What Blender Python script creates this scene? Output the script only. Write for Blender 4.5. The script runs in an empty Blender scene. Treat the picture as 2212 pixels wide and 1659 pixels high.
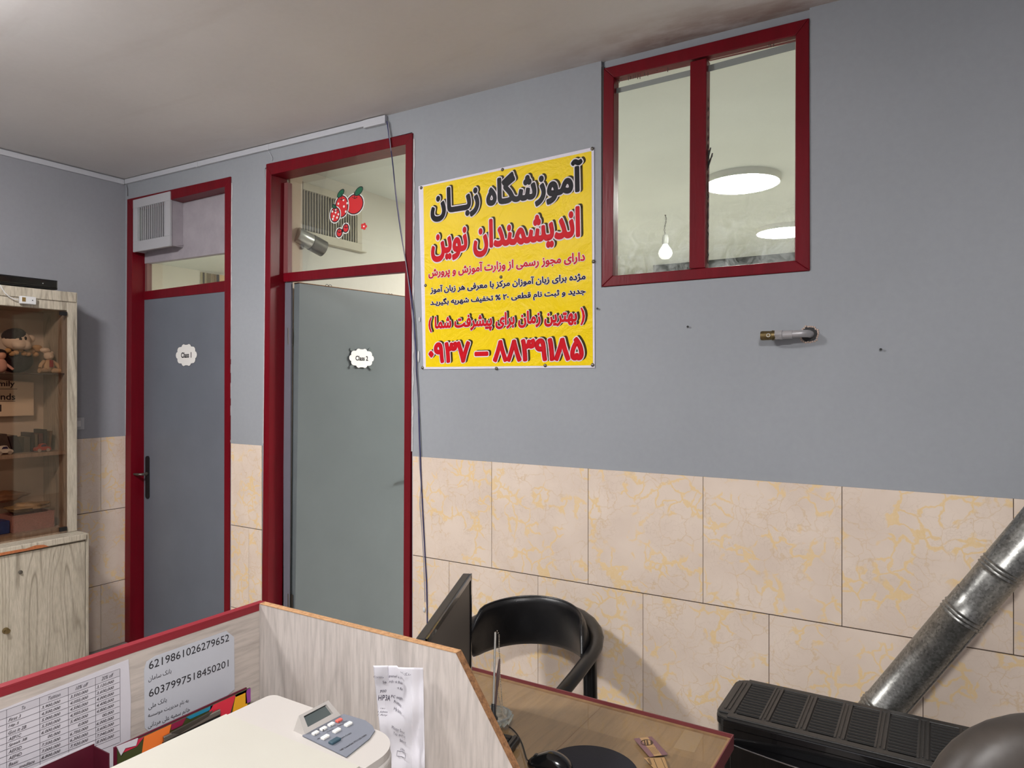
import bpy, bmesh, math, random
from mathutils import Vector, Matrix
C = bpy.context.scene.collection
S = bpy.context.scene
random.seed(7)

# ------------------------------------------------------------------ camera
H, CX, CY = 1.65, 4.83, -2.72
FOC, PX, PY = 1500.0, 1106.0, 828.0
YAW = math.atan(1500 / 2446.0)
SN, CN = math.sin(YAW), math.cos(YAW)
cam = bpy.data.cameras.new('camera'); cam.sensor_width = 36; cam.lens = FOC / 2212 * 36
cam.clip_start = 0.02; cam.shift_y = (828 - 829.5) / 2212
co = bpy.data.objects.new('camera', cam); C.objects.link(co)
co.location = (CX, CY, H); co.rotation_euler = (math.pi / 2, 0, YAW)
S.camera = co
S.view_settings.view_transform = 'Standard'; S.view_settings.look = 'None'
S.view_settings.gamma = 1; S.view_settings.use_curve_mapping = False
S.view_settings.exposure = 0.06
w = bpy.data.worlds.new('world'); S.world = w; w.use_nodes = True
w.node_tree.nodes['Background'].inputs[0].default_value = (0.5, 0.55, 0.6, 1)
w.node_tree.nodes['Background'].inputs[1].default_value = 0.02

# the light of the place comes from its round ceiling lamps: (x, y, emission of the diffuser)
OFFICE_LAMPS = [(1.95, -2.25, 200.0), (5.2, -3.3, 300.0)]
CLASS_LAMPS = [(3.73, 1.96, 270.0), (3.70, 3.67, 270.0), (0.2, 2.4, 270.0)]
LAMP_COL_OFFICE, LAMP_COL_CLASS = (1.0, 0.975, 0.965), (1.0, 0.99, 0.94)

# ------------------------------------------------------------------ measuring helpers (photo point -> point on a plane of the room)
def ray(x, y):
    u = (x - PX) / FOC; v = (PY - y) / FOC
    return Vector((-SN + u * CN, CN + u * SN, v))
CAMP = Vector((CX, CY, H))
def onP(x, y, p0, n):
    r = ray(x, y); t = (Vector(p0) - CAMP).dot(Vector(n)) / r.dot(Vector(n)); return CAMP + r * t
def onY(x, y, Y=0.0): return onP(x, y, (0, Y, 0), (0, 1, 0))
def onX(x, y, X=0.0): return onP(x, y, (X, 0, 0), (1, 0, 0))
def onZ(x, y, Z=0.0): return onP(x, y, (0, 0, Z), (0, 0, 1))

# ------------------------------------------------------------------ object helpers
WL = {}
def thing(name, loc, label=None, cat=None, group=None, kind=None, parent=None):
    o = bpy.data.objects.new(name, None); C.objects.link(o); o.empty_display_size = 0.05
    pl = WL[parent.name] if parent else Vector((0, 0, 0))
    o.location = Vector(loc) - pl
    if parent: o.parent = parent
    WL[o.name] = Vector(loc)
    return tag(o, label, cat, group, kind)
def tag(o, label=None, cat=None, group=None, kind=None):
    if label: o['label'] = label
    if cat: o['category'] = cat
    if group: o['group'] = group
    if kind: o['kind'] = kind
    return o

class MB:
    def __init__(s): s.v = []; s.f = []
    def add(s, vs, fs):
        n = len(s.v); s.v += [Vector(v) for v in vs]; s.f += [tuple(i + n for i in f) for f in fs]; return s
    def box(s, a, b):
        x0, y0, z0 = a; x1, y1, z1 = b
        return s.add([(x0,y0,z0),(x1,y0,z0),(x1,y1,z0),(x0,y1,z0),(x0,y0,z1),(x1,y0,z1),(x1,y1,z1),(x0,y1,z1)],
                     [(0,3,2,1),(4,5,6,7),(0,1,5,4),(1,2,6,5),(2,3,7,6),(3,0,4,7)])
    def hexa(s, q, d):          # quad q extruded by vector d
        d = Vector(d); q = [Vector(p) for p in q]
        return s.prism(q, d)
    def prism(s, poly, d):
        n = len(poly); d = Vector(d); p = [Vector(a) for a in poly]
        return s.add(p + [a + d for a in p], [tuple(range(n - 1, -1, -1)), tuple(range(n, 2 * n))] +
                     [(i, (i + 1) % n, n + (i + 1) % n, n + i) for i in range(n)])
    def tube(s, pts, r, n=10, closed=False, flat=None):
        pts = [Vector(p) for p in pts]; m = len(pts); rs = r if isinstance(r, (list, tuple)) else [r] * m
        prev = None; vs = []
        for i, p in enumerate(pts):
            if closed: t = pts[(i + 1) % m] - pts[i - 1]
            else: t = pts[min(i + 1, m - 1)] - pts[max(i - 1, 0)]
            t.normalize()
            if prev is None:
                a = Vector((0, 0, 1)) if abs(t.z) < .9 else Vector((1, 0, 0)); u = t.cross(a).normalized()
            else:
                u = prev - t * prev.dot(t); u.normalize()
            prev = u; w_ = t.cross(u)
            for k in range(n):
                an = 2 * math.pi * k / n; ca, sa = math.cos(an), math.sin(an)
                if flat: sa *= flat
                vs.append(p + (u * ca + w_ * sa) * rs[i])
        fs = []
        for i in range(m if closed else m - 1):
            for k in range(n):
                a, b = i * n + k, i * n + (k + 1) % n; j = ((i + 1) % m) * n
                fs.append((a, b, j + (k + 1) % n, j + k))
        if not closed: fs += [tuple(range(n - 1, -1, -1)), tuple(range((m - 1) * n, m * n))]
        return s.add(vs, fs)
    def cyl(s, a, b, r, n=16, r2=None):
        return s.tube([a, b], [r, r if r2 is None else r2], n)
    def lathe(s, c, prof, axis=(0, 0, 1), n=24):
        c = Vector(c); ax = Vector(axis).normalized(); a = Vector((1, 0, 0)) if abs(ax.x) < .9 else Vector((0, 1, 0))
        u = ax.cross(a).normalized(); v = ax.cross(u); vs = []; fs = []
        for r, h in prof:
            for k in range(n):
                t = 2 * math.pi * k / n; vs.append(c + ax * h + (u * math.cos(t) + v * math.sin(t)) * max(r, 1e-5))
        for i in range(len(prof) - 1):
            for k in range(n): fs.append((i*n+k, i*n+(k+1)%n, (i+1)*n+(k+1)%n, (i+1)*n+k))
        fs += [tuple(range(n - 1, -1, -1)), tuple(range((len(prof) - 1) * n, len(prof) * n))]
        return s.add(vs, fs)
    def ball(s, c, r, nu=14, nv=9, rot=None, pw=1.0):
        c = Vector(c); r = (r, r, r) if not isinstance(r, (tuple, list)) else r; vs = []; fs = []
        sg = lambda x: math.copysign(abs(x) ** pw, x)
        for i in range(nv + 1):
            ph = -math.pi / 2 + math.pi * i / nv
            for k in range(nu):
                t = 2 * math.pi * k / nu
                p = Vector((sg(math.cos(ph)) * sg(math.cos(t)) * r[0], sg(math.cos(ph)) * sg(math.sin(t)) * r[1], sg(math.sin(ph)) * r[2]))
                if rot: p = rot @ p
                vs.append(c + p)
        for i in range(nv):
            for k in range(nu): fs.append((i*nu+k, i*nu+(k+1)%nu, (i+1)*nu+(k+1)%nu, (i+1)*nu+k))
        return s.add(vs, fs)
    def build(s, name, mat, parent=None, smooth=False, bevel=0, seg=2, sub=0, weld=False):
        off = WL[parent.name] if parent else Vector((0, 0, 0))
        me = bpy.data.meshes.new(name)
        me.from_pydata([tuple(v - off) for v in s.v], [], s.f)
        bm = bmesh.new(); bm.from_mesh(me)
        bmesh.ops.remove_doubles(bm, verts=bm.verts, dist=1e-6) if weld or smooth else None
        bmesh.ops.recalc_face_normals(bm, faces=bm.faces); bm.to_mesh(me); bm.free()
        me.materials.append(mat)
        if smooth:
            me.polygons.foreach_set('use_smooth', [True] * len(me.polygons))
            me.set_sharp_from_angle(angle=math.radians(50))
        o = bpy.data.objects.new(name, me); C.objects.link(o)
        if parent: o.parent = parent
        WL[o.name] = off.copy()
        if bevel:
            b = o.modifiers.new('bevel', 'BEVEL'); b.width = bevel; b.segments = seg; b.limit_method = 'ANGLE'; b.angle_limit = math.radians(35)
        if sub:
            b = o.modifiers.new('sub', 'SUBSURF'); b.levels = sub; b.render_levels = sub
        return o

# ------------------------------------------------------------------ materials
def s2l(c): return tuple(((x / 255) / 12.92 if x / 255 <= .04045 else ((x / 255 + .055) / 1.055) ** 2.4) for x in c)
MATS = {}
class NT:
    def __init__(s, name):
        s.m = bpy.data.materials.new(name); s.m.use_nodes = True; s.t = s.m.node_tree; s.n = s.t.nodes
        s.b = s.n['Principled BSDF']
    def node(s, ty, **kw):
        n = s.n.new(ty)
        for k, v in kw.items():
            if k in n.inputs: n.inputs[k].default_value = v
            else: setattr(n, k, v)
        return n
    def link(s, a, b): s.t.links.new(a, b)
    def coord(s, scale=(1, 1, 1), kind='Object', rot=(0, 0, 0)):
        c = s.node('ShaderNodeTexCoord'); m = s.node('ShaderNodeMapping'); m.inputs['Scale'].default_value = scale; m.inputs['Rotation'].default_value = rot
        s.link(c.outputs[kind], m.inputs['Vector']); return m.outputs[0]
    def noise(s, vec, scale, detail=4, rough=.5, dist=0):
        n = s.node('ShaderNodeTexNoise'); n.inputs['Scale'].default_value = scale; n.inputs['Detail'].default_value = detail
        n.inputs['Roughness'].default_value = rough; n.inputs['Distortion'].default_value = dist; s.link(vec, n.inputs['Vector']); return n.outputs['Fac']
    def ramp(s, fac, stops):
        r = s.node('ShaderNodeValToRGB'); e = r.color_ramp.elements
        while len(e) < len(stops): e.new(.5)
        for i, (p, c) in enumerate(stops):
            e[i].position = p; e[i].color = tuple(c) + (1,) if len(c) == 3 else c
        s.link(fac, r.inputs['Fac']); return r.outputs['Color']
    def mix(s, f, a, b, mode='MIX'):
        n = s.node('ShaderNodeMix', data_type='RGBA', blend_type=mode)
        for inp, val in ((n.inputs[0], f), (n.inputs[6], a), (n.inputs[7], b)):
            if hasattr(val, 'is_output') or isinstance(val, bpy.types.NodeSocket): s.link(val, inp)
            elif isinstance(val, (int, float)): inp.default_value = val
            else: inp.default_value = tuple(val) + (1,)
        return n.outputs[2]
    def bump(s, h, strength=.2, dist=.01):
        b = s.node('ShaderNodeBump'); b.inputs['Strength'].default_value = strength; b.inputs['Distance'].default_value = dist
        s.link(h, b.inputs['Height']); s.link(b.outputs[0], s.b.inputs['Normal'])
def mat(name, col, rough=.5, metal=0, spec=.5, var=0, vscale=8, bump=0, bscale=60, coat=0):
    if name in MATS: return MATS[name]
    t = NT(name); c = s2l(col); t.b.inputs['Roughness'].default_value = rough; t.b.inputs['Metallic'].default_value = metal
    t.b.inputs['Specular IOR Level'].default_value = spec; t.b.inputs['Coat Weight'].default_value = coat
    t.b.inputs['Base Color'].default_value = c + (1,)
    if var or bump:
        v = t.coord()
    if var:
        n = t.noise(v, vscale, 5, .6)
        t.link(t.ramp(n, [(.3, [x * (1 - var) for x in c]), (.7, [min(1, x * (1 + var)) for x in c])]), t.b.inputs['Base Color'])
    if bump: t.bump(t.noise(v, bscale, 3, .6), bump, .004)
    MATS[name] = t.m; return t.m

def wall_paint(name, col, stain=None, patch=None):
    t = NT(name); v = t.coord(); c = s2l(col)
    base = t.ramp(t.noise(v, 1.3, 3, .5), [(.3, [x * .94 for x in c]), (.7, [min(1, x * 1.04) for x in c])])
    fine = t.noise(v, 40, 2, .6)
    base = t.mix(.02, base, t.ramp(fine, [(.3, (0, 0, 0)), (.7, (1, 1, 1))]), 'OVERLAY')
    if stain:
        st = t.ramp(t.noise(t.coord((.5, 2.2, 1)), .9, 5, .6, .6), [(.55, (0, 0, 0)), (.75, (1, 1, 1))])
        sx = t.node('ShaderNodeMath', operation='MULTIPLY'); t.link(st, sx.inputs[0]); sx.inputs[1].default_value = .35
        base = t.mix(sx.outputs[0], base, s2l(stain))
    if patch:       # old damp smear on the ceiling above the window
        c2 = t.node('ShaderNodeTexCoord'); sp_ = t.node('ShaderNodeSeparateXYZ'); t.link(c2.outputs['Object'], sp_.inputs[0])
        def rng(out, a, b_, lo, hi):
            m = t.node('ShaderNodeMapRange'); t.link(out, m.inputs[0]); m.inputs[1].default_value = a; m.inputs[2].default_value = b_; m.inputs[3].default_value = lo; m.inputs[4].default_value = hi; return m.outputs[0]
        def mul(a, b_):
            m = t.node('ShaderNodeMath', operation='MULTIPLY'); t.link(a, m.inputs[0]); t.link(b_, m.inputs[1]); return m.outputs[0]
        f_ = mul(mul(rng(sp_.outputs['Y'], -.30, -.04, 0, 1), rng(sp_.outputs['X'], 3.2, 3.9, 0, 1)), mul(rng(sp_.outputs['X'], 4.9, 4.4, 0, 1), t.ramp(t.noise(t.coord((2, 5, 1)), 2.2, 5, .6), [(.4, (.25, .25, .25)), (.6, (.8, .8, .8))])))
        base = t.mix(f_, base, s2l(patch))
    t.link(base, t.b.inputs['Base Color']); t.b.inputs['Roughness'].default_value = .62
    t.b.inputs['Specular IOR Level'].default_value = .25
    t.bump(t.noise(v, 5, 4, .5), .10, .012); return t.m
M_wall = wall_paint('blue_grey_paint', (150, 154, 159))
M_wall_left = wall_paint('grey_side_paint', (146, 147, 153))
M_ceil = wall_paint('ceiling_paint', (210, 208, 208), stain=(170, 158, 152), patch=(150, 128, 118))
M_class = wall_paint('cream_class_paint', (224, 220, 208), stain=(200, 192, 172))
M_classceil = wall_paint('classroom_ceiling_paint', (222, 226, 220))

def marble():
    t = NT('veined_tile'); v = t.coord()
    oi = t.node('ShaderNodeObjectInfo'); add = t.node('ShaderNodeVectorMath', operation='MULTIPLY_ADD')
    t.link(oi.outputs['Random'], add.inputs[0]); add.inputs[1].default_value = (37, 19, 53); t.link(v, add.inputs[2]); v = add.outputs[0]
    nz = t.node('ShaderNodeTexNoise'); nz.inputs['Scale'].default_value = 9; nz.inputs['Detail'].default_value = 5; t.link(v, nz.inputs['Vector'])
    d = t.node('ShaderNodeVectorMath', operation='MULTIPLY_ADD'); t.link(nz.outputs['Color'], d.inputs[0]); d.inputs[1].default_value = (.17, .17, .17); t.link(v, d.inputs[2])
    def veins(scale, wdt):
        vo = t.node('ShaderNodeTexVoronoi', feature='DISTANCE_TO_EDGE'); vo.inputs['Scale'].default_value = scale; t.link(d.outputs[0], vo.inputs['Vector'])
        return t.ramp(vo.outputs['Distance'], [(0, (1, 1, 1)), (wdt, (0, 0, 0))])
    base = t.ramp(t.noise(v, 5, 3), [(.35, s2l((221, 205, 190))), (.65, s2l((212, 195, 180)))])
    v1 = veins(15, .04); v2 = veins(34, .05)
    msk = t.ramp(t.noise(v, 6, 2), [(.38, (0, 0, 0)), (.55, (1, 1, 1))])
    f1 = t.mix(1.0, v1, msk, 'MULTIPLY')
    m2_ = t.ramp(t.noise(v, 9, 2), [(.42, (0, 0, 0)), (.62, (.28, .28, .28))])
    base = t.mix(t.mix(1.0, v2, m2_, 'MULTIPLY'), base, s2l((186, 164, 140)))
    base = t.mix(t.mix(1.0, f1, (.55, .55, .55), 'MULTIPLY'), base, s2l((204, 174, 128)))
    # gold patches pooled along the broad veins
    pm = t.ramp(t.noise(v, 7.5, 3, .5), [(.50, (0, 0, 0)), (.545, (1, 1, 1))])
    pw = veins(15, .13); pwf = t.ramp(pw, [(.35, (0, 0, 0)), (.5, (1, 1, 1))])
    base = t.mix(t.mix(1.0, t.mix(1.0, pm, pwf, 'MULTIPLY'), (.72, .72, .72), 'MULTIPLY'), base, s2l((226, 196, 142)))
    t.link(base, t.b.inputs['Base Color']); t.b.inputs['Roughness'].default_value = .42; t.b.inputs['Specular IOR Level'].default_value = .35
    t.bump(t.noise(v, 25, 3), .12, .004); return t.m
M_tile = marble()
M_grout = mat('grout', (92, 78, 68), .9)

def laminate(name, light, dark, axis='Z', s=1.0, warm=.5, contrast=1.0):
    t = NT(name)
    sc = {'Z': (9 * s, 9 * s, .9 * s), 'Y': (9 * s, .9 * s, 9 * s), 'X': (.9 * s, 9 * s, 9 * s)}[axis]
    v = t.coord(sc)
    l, d = s2l(light), s2l(dark)
    n1 = t.noise(v, 1.2, 6, .65, 1.2)
    k_ = .62 * s
    vc = t.coord({'Z': (7 * k_, 7 * k_, .75 * k_), 'Y': (7 * k_, .75 * k_, 7 * k_), 'X': (.75 * k_, 7 * k_, 7 * k_)}[axis])
    nc = t.noise(vc, 1.0, 1.2, .35, .25)
    mu = t.node('ShaderNodeMath', operation='MULTIPLY'); t.link(nc, mu.inputs[0]); mu.inputs[1].default_value = 34
    frc = t.node('ShaderNodeMath', operation='PINGPONG'); t.link(mu.outputs[0], frc.inputs[0]); frc.inputs[1].default_value = 1
    base = t.ramp(n1, [(.25, [(a + b) / 2 for a, b in zip(d, l)]), (.5, [(a + b * 3) / 4 for a, b in zip(d, l)]), (.75, l)])
    lines = t.ramp(frc.outputs[0], [(.0, (1, 1, 1)), (.22, (.35, .35, .35)), (.5, (0, 0, 0))])
    lmask = t.ramp(t.noise(v, 1.0, 3, .6), [(.35, (.35, .35, .35)), (.6, (1, 1, 1))]); lines = t.mix(1.0, lines, lmask, 'MULTIPLY')
    base = t.mix(t.mix(1.0, lines, (.62 * contrast,) * 3, 'MULTIPLY'), base, [x * .6 for x in d])
    fine = t.ramp(t.noise(t.coord(tuple(x * 9 for x in sc)), 1.5, 4, .6), [(.35, (0, 0, 0)), (.6, (1, 1, 1))])
    base = t.mix(.12, base, fine, 'OVERLAY')
    t.link(base, t.b.inputs['Base Color']); t.b.inputs['Roughness'].default_value = .42; t.b.inputs['Specular IOR Level'].default_value = .35
    return t.m
M_cab = laminate('grey_striped_laminate', (190, 182, 166), (128, 116, 98), 'Z', 1.6)
M_cabh = laminate('grey_striped_laminate_rail', (190, 182, 166), (132, 120, 102), 'Z', 1.8)
M_cabin = laminate('cabinet_inside_laminate', (170, 150, 130), (120, 100, 84), 'Z', 1.6, contrast=.4)
M_divY = laminate('pale_wood_laminate_level', (184, 174, 166), (156, 146, 138), 'Y', .9, contrast=.35)
M_divZ = laminate('pale_wood_laminate_upright', (192, 184, 178), (160, 151, 144), 'Z', .9, contrast=.5)
def chipboard(name, a, b):
    t = NT(name); v = t.coord()
    t.link(t.ramp(t.noise(v, 90, 5, .8), [(.35, s2l(b)), (.6, s2l(a))]), t.b.inputs['Base Color']); t.b.inputs['Roughness'].default_value = .85
    t.bump(t.noise(v, 200, 2), .5, .002); return t.m
M_mdf = chipboard('raw_mdf_edge', (186, 144, 102), (148, 106, 68))
M_mdf_dark = chipboard('raw_chipboard_cut', (146, 104, 68), (96, 64, 40))

def red_paint(name='crimson_gloss_paint', c0=(108, 5, 22), c1=(98, 4, 19), rough=.34):
    t = NT(name); v = t.coord((6, 6, .8))
    t.link(t.ramp(t.noise(v, 3, 5, .6), [(.35, s2l(c1)), (.65, s2l(c0))]), t.b.inputs['Base Color'])
    t.b.inputs['Roughness'].default_value = rough; t.b.inputs['Specular IOR Level'].default_value = .25
    t.bump(t.noise(t.coord((20, 20, 2)), 6, 3), .15, .003); return t.m
M_red = red_paint()
M_leaf = mat('slate_grey_door_paint', (106, 111, 120), .38, var=.06, vscale=3, bump=.05, bscale=8, spec=.4)
M_leaf2 = mat('sage_grey_door_paint', (100, 107, 109), .38, var=.05, vscale=3, bump=.05, bscale=8, spec=.4)
M_plaster = mat('whitish_plaster', (158, 152, 158), .8, var=.10, vscale=9, bump=.3, bscale=30)
M_white = mat('off_white_plastic', (205, 205, 205), .4)
M_vent = mat('greyed_vent_plastic', (176, 176, 180), .45)
M_trunk = mat('painted_cable_duct', (186, 188, 194), .45)
M_black = mat('matte_black', (18, 18, 20), .5)
M_blackg = mat('gloss_black', (10, 10, 12), .18, coat=.3)
M_dark = mat('dark_grey_plastic', (34, 34, 35), .38, bump=.05, bscale=300)
M_steel = mat('steel', (180, 178, 172), .28, metal=1)
M_dsteel = mat('dull_steel', (120, 116, 108), .42, metal=1)
M_brass = mat('aged_brass', (120, 104, 72), .45, metal=.9, var=.3, vscale=60)
M_screen = mat('monitor_screen', (24, 23, 23), .2)
M_paper = mat('white_paper', (194, 190, 196), .8, var=.02)
M_ink = mat('black_ink', (28, 24, 30), .7)
M_greyink = mat('grey_ink', (96, 92, 98), .7)
M_print_cream = mat('aged_cream_plastic', (180, 177, 167), .42, bump=.06, bscale=500, var=.02, vscale=5)
M_print_white = mat('printer_white_plastic', (180, 175, 170), .42, bump=.06, bscale=500)
def glass(name, tint=(1, 1, 1), refl=.06, rough=0.0, smear=0, edge=.35):
    t = NT(name); n = t.n; n.remove(t.b)
    tr = t.node('ShaderNodeBsdfTransparent'); tr.inputs[0].default_value = tuple(tint) + (1,)
    gl = t.node('ShaderNodeBsdfGlossy'); gl.inputs['Roughness'].default_value = rough
    fr = t.node('ShaderNodeLayerWeight'); fr.inputs['Blend'].default_value = .25
    ad = t.node('ShaderNodeMath', operation='MULTIPLY_ADD'); t.link(fr.outputs['Fresnel'], ad.inputs[0]); ad.inputs[1].default_value = edge; ad.inputs[2].default_value = refl * .3
    mx = t.node('ShaderNodeMixShader'); t.link(ad.outputs[0], mx.inputs[0]); t.link(tr.outputs[0], mx.inputs[1]); t.link(gl.outputs[0], mx.inputs[2])
    out = n['Material Output']; last = mx.outputs[0]
    if smear:   # dusty smears low on the pane
        df = t.node('ShaderNodeBsdfDiffuse'); df.inputs[0].default_value = (.85, .9, .88, 1)
        sp = t.node('ShaderNodeSeparateXYZ'); c = t.node('ShaderNodeTexCoord'); t.link(c.outputs['Object'], sp.inputs[0])
        mr = t.node('ShaderNodeMapRange'); t.link(sp.outputs['Z'], mr.inputs[0]); mr.inputs[1].default_value = .32; mr.inputs[2].default_value = .03
        nz = t.ramp(t.noise(t.coord(), 14, 6, .75, 1.0), [(.4, (0, 0, 0)), (.75, (1, 1, 1))])
        mm = t.node('ShaderNodeMath', operation='MULTIPLY'); t.link(mr.outputs[0], mm.inputs[0]); t.link(nz, mm.inputs[1])
        m2 = t.node('ShaderNodeMath', operation='MULTIPLY'); t.link(mm.outputs[0], m2.inputs[0]); m2.inputs[1].default_value = smear
        mx2 = t.node('ShaderNodeMixShader'); t.link(m2.outputs[0], mx2.inputs[0]); t.link(last, mx2.inputs[1]); t.link(df.outputs[0], mx2.inputs[2]); last = mx2.outputs[0]
    t.link(last, out.inputs['Surface']); return t.m
M_glass = glass('window_glass', (.97, .99, .97), smear=.4)
M_glassc = glass('clear_glass', (.98, 1, .98))
M_smoke = glass('smoked_brown_glass', (.80, .735, .68), refl=.10)
def emit(name, col, st):
    t = NT(name); t.b.inputs['Emission Color'].default_value = tuple(col) + (1,); t.b.inputs['Emission Strength'].default_value = st
    t.b.inputs['Base Color'].default_value = (.8, .8, .8, 1); return t.m
M_lamp = emit('lit_lamp_diffuser', (1, .96, .9), 1.3)
M_bulb = emit('lit_bulb', (1, 1, .92), .55)

# ------------------------------------------------------------------ lettering
AR = {  # letter: isolated, final, initial, medial
 'آ': 'FE81 FE82', 'ا': 'FE8D FE8E', 'ب': 'FE8F FE90 FE91 FE92', 'پ': 'FB56 FB57 FB58 FB59', 'ت': 'FE95 FE96 FE97 FE98', 'ث': 'FE99 FE9A FE9B FE9C',
 'ج': 'FE9D FE9E FE9F FEA0', 'خ': 'FEA5 FEA6 FEA7 FEA8', 'د': 'FEA9 FEAA', 'ر': 'FEAD FEAE', 'ز': 'FEAF FEB0', 'ژ': 'FB8A FB8B',
 'س': 'FEB1 FEB2 FEB3 FEB4', 'ش': 'FEB5 FEB6 FEB7 FEB8', 'ط': 'FEC1 FEC2 FEC3 FEC4', 'ع': 'FEC9 FECA FECB FECC', 'ف': 'FED1 FED2 FED3 FED4',
 'ق': 'FED5 FED6 FED7 FED8', 'ک': 'FB8E FB8F FB90 FB91', 'گ': 'FB92 FB93 FB94 FB95', 'ل': 'FEDD FEDE FEDF FEE0', 'م': 'FEE1 FEE2 FEE3 FEE4',
 'ن': 'FEE5 FEE6 FEE7 FEE8', 'و': 'FEED FEEE', 'ه': 'FEE9 FEEA FEEB FEEC', 'ی': 'FBFC FBFD FBFE FBFF', 'ـ': '0640 0640 0640 0640'}
AR = {k: [chr(int(x, 16)) for x in v.split()] for k, v in AR.items()}
def shape(word):
    out = []
    for i, ch in enumerate(word):
        if ch not in AR: out.append(ch); continue
        jp = i > 0 and word[i-1] in AR and len(AR[word[i-1]]) == 4
        jn = i + 1 < len(word) and word[i+1] in AR and len(AR[ch]) == 4
        f = AR[ch]
        out.append(f[3] if jp and jn else f[1] if jp else f[2] if jn else f[0])
    return out
DIG = set('۰۱۲۳۴۵۶۷۸۹0123456789')
def rtl(text):
    words_ = text.split(' '); res = []
    for w_ in words_:
        g = shape(w_)
        if all(ch in DIG for ch in w_): res.append(''.join(g))
        else:
            g = [{'(': ')', ')': '('}.get(x, x) for x in g]
            res.append(''.join(reversed(g)))
    return ' '.join(reversed(res))
import numpy as np
from mathutils.geometry import delaunay_2d_cdt
GCACHE = {}
def glyphs(text, bold=0.0, shear=0.0, res=3, bres=0):
    """flat ink of a text: (x, y, layer) points and faces; bold thickens the strokes by that radius"""
    key = (text, shear, res)
    if key not in GCACHE:
        cu = bpy.data.curves.new('lettering', 'FONT'); cu.body = text; cu.size = 1; cu.resolution_u = res; cu.shear = shear; cu.fill_mode = 'NONE'
        o = bpy.data.objects.new('lettering', cu); C.objects.link(o)
        dg = bpy.context.evaluated_depsgraph_get(); me = o.evaluated_get(dg).to_mesh()
        P = np.array([(v.co.x, v.co.y) for v in me.vertices]); E_ = np.array([tuple(e.vertices) for e in me.edges])
        o.evaluated_get(dg).to_mesh_clear(); bpy.data.objects.remove(o); bpy.data.curves.remove(cu)
        r = delaunay_2d_cdt([Vector(p) * 10 for p in P], [tuple(int(k) for k in e) for e in E_], [], 0, 1e-5)
        V = np.array([(v.x / 10, v.y / 10) for v in r[0]]); T = np.array([tuple(f) for f in r[2]])
        c = V[T].mean(axis=1); a = P[E_[:, 0]]; b = P[E_[:, 1]]      # keep the triangles the outlines wind around
        up = (a[None, :, 1] <= c[:, None, 1]) & (b[None, :, 1] > c[:, None, 1]); dn = (a[None, :, 1] > c[:, None, 1]) & (b[None, :, 1] <= c[:, None, 1])
        dy = b[:, 1] - a[:, 1]; dy = np.where(np.abs(dy) < 1e-12, 1e-12, dy)
        xi = a[None, :, 0] + (c[:, None, 1] - a[None, :, 1]) / dy[None, :] * (b[:, 0] - a[:, 0])[None, :]
        wn = ((up & (xi > c[:, None, 0])).astype(int) - (dn & (xi > c[:, None, 0])).astype(int)).sum(axis=1)
        GCACHE[key] = ([tuple(v) for v in V], [tuple(int(k) for k in t) for t in T[wn != 0]], P, E_)
    v0, f0, P, E_ = GCACHE[key]
    vs = [(x, y, .0003 if bold else 0) for x, y in v0]; fs = list(f0)
    if bold:        # a thin quad along every outline edge and a small disc on every outline point
        for n_, (a, b) in enumerate(E_):
            (ax, ay), (bx_, by_) = P[a], P[b]; L_ = math.hypot(bx_ - ax, by_ - ay)
            z_ = (n_ % 997) * 2.4e-7; b0 = len(vs)
            if L_ > 1e-7:
                nx_, ny_ = -(by_ - ay) / L_ * bold, (bx_ - ax) / L_ * bold
                vs += [(ax + nx_, ay + ny_, z_), (bx_ + nx_, by_ + ny_, z_), (bx_ - nx_, by_ - ny_, z_), (ax - nx_, ay - ny_, z_)]; fs.append((b0, b0 + 1, b0 + 2, b0 + 3)); b0 += 4
            m_ = 10 if bold > .02 else 6
            vs += [(ax + bold * math.cos(2 * math.pi * k / m_), ay + bold * math.sin(2 * math.pi * k / m_), z_ + 1.1e-7) for k in range(m_)]; fs.append(tuple(range(b0, b0 + m_)))
    return vs, fs
def gbox(vs, fs=None):
    xs = [v[0] for v in vs]; ys = [v[1] for v in vs]; return min(xs), max(xs), min(ys), max(ys)
def letter(name, text, P0, P1, up, m, parent, bold=0.0, shear=0.0, ref=None, res=3, mb=None, bres=0):
    """ink of the text fitted between P0 (lower left) and P1 (lower right), ink height vector = up"""
    vs, fs = glyphs(text, bold, shear, res, bres); x0, x1, y0, y1 = ref or gbox(vs)
    P0, P1, up = Vector(P0), Vector(P1), Vector(up)
    nn = (P1 - P0).cross(up).normalized()
    pts = [P0 + (P1 - P0) * ((x - x0) / (x1 - x0)) + up * ((y - y0) / (y1 - y0)) + nn * z_ for x, y, z_ in vs]
    if mb is not None: mb.add(pts, fs); return None
    q = MB(); q.add(pts, fs); return q.build(name, m, parent)

# ================================================================== THE SETTING
FZ = -.15      # floor level
CEILZ = lambda X: 3.070 - .0155 * X if X < 2.41 else 3.033 - .0084 * (X - 2.41)
# floor
b = MB(); b.box((-3.2, -4.3, FZ - .1), (8.2, 6.4, FZ)); fl = b.build('floor', mat('grey_terrazzo_floor', (168, 162, 156), .4, var=.2, vscale=60)); tag(fl, kind='structure')
# ceiling of the office, falling slightly to the right
b = MB()
xs = [-.1, 2.41, 4.43, 8.1]
for a_, c_ in zip(xs, xs[1:]):
    za, zc = CEILZ(a_), CEILZ(c_)
    b.prism([(a_, -4.3, za), (c_, -4.3, zc), (c_, 0.016, zc), (a_, 0.016, za)], (0, 0, .08))
tag(b.build('ceiling', M_ceil), kind='structure')

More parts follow.
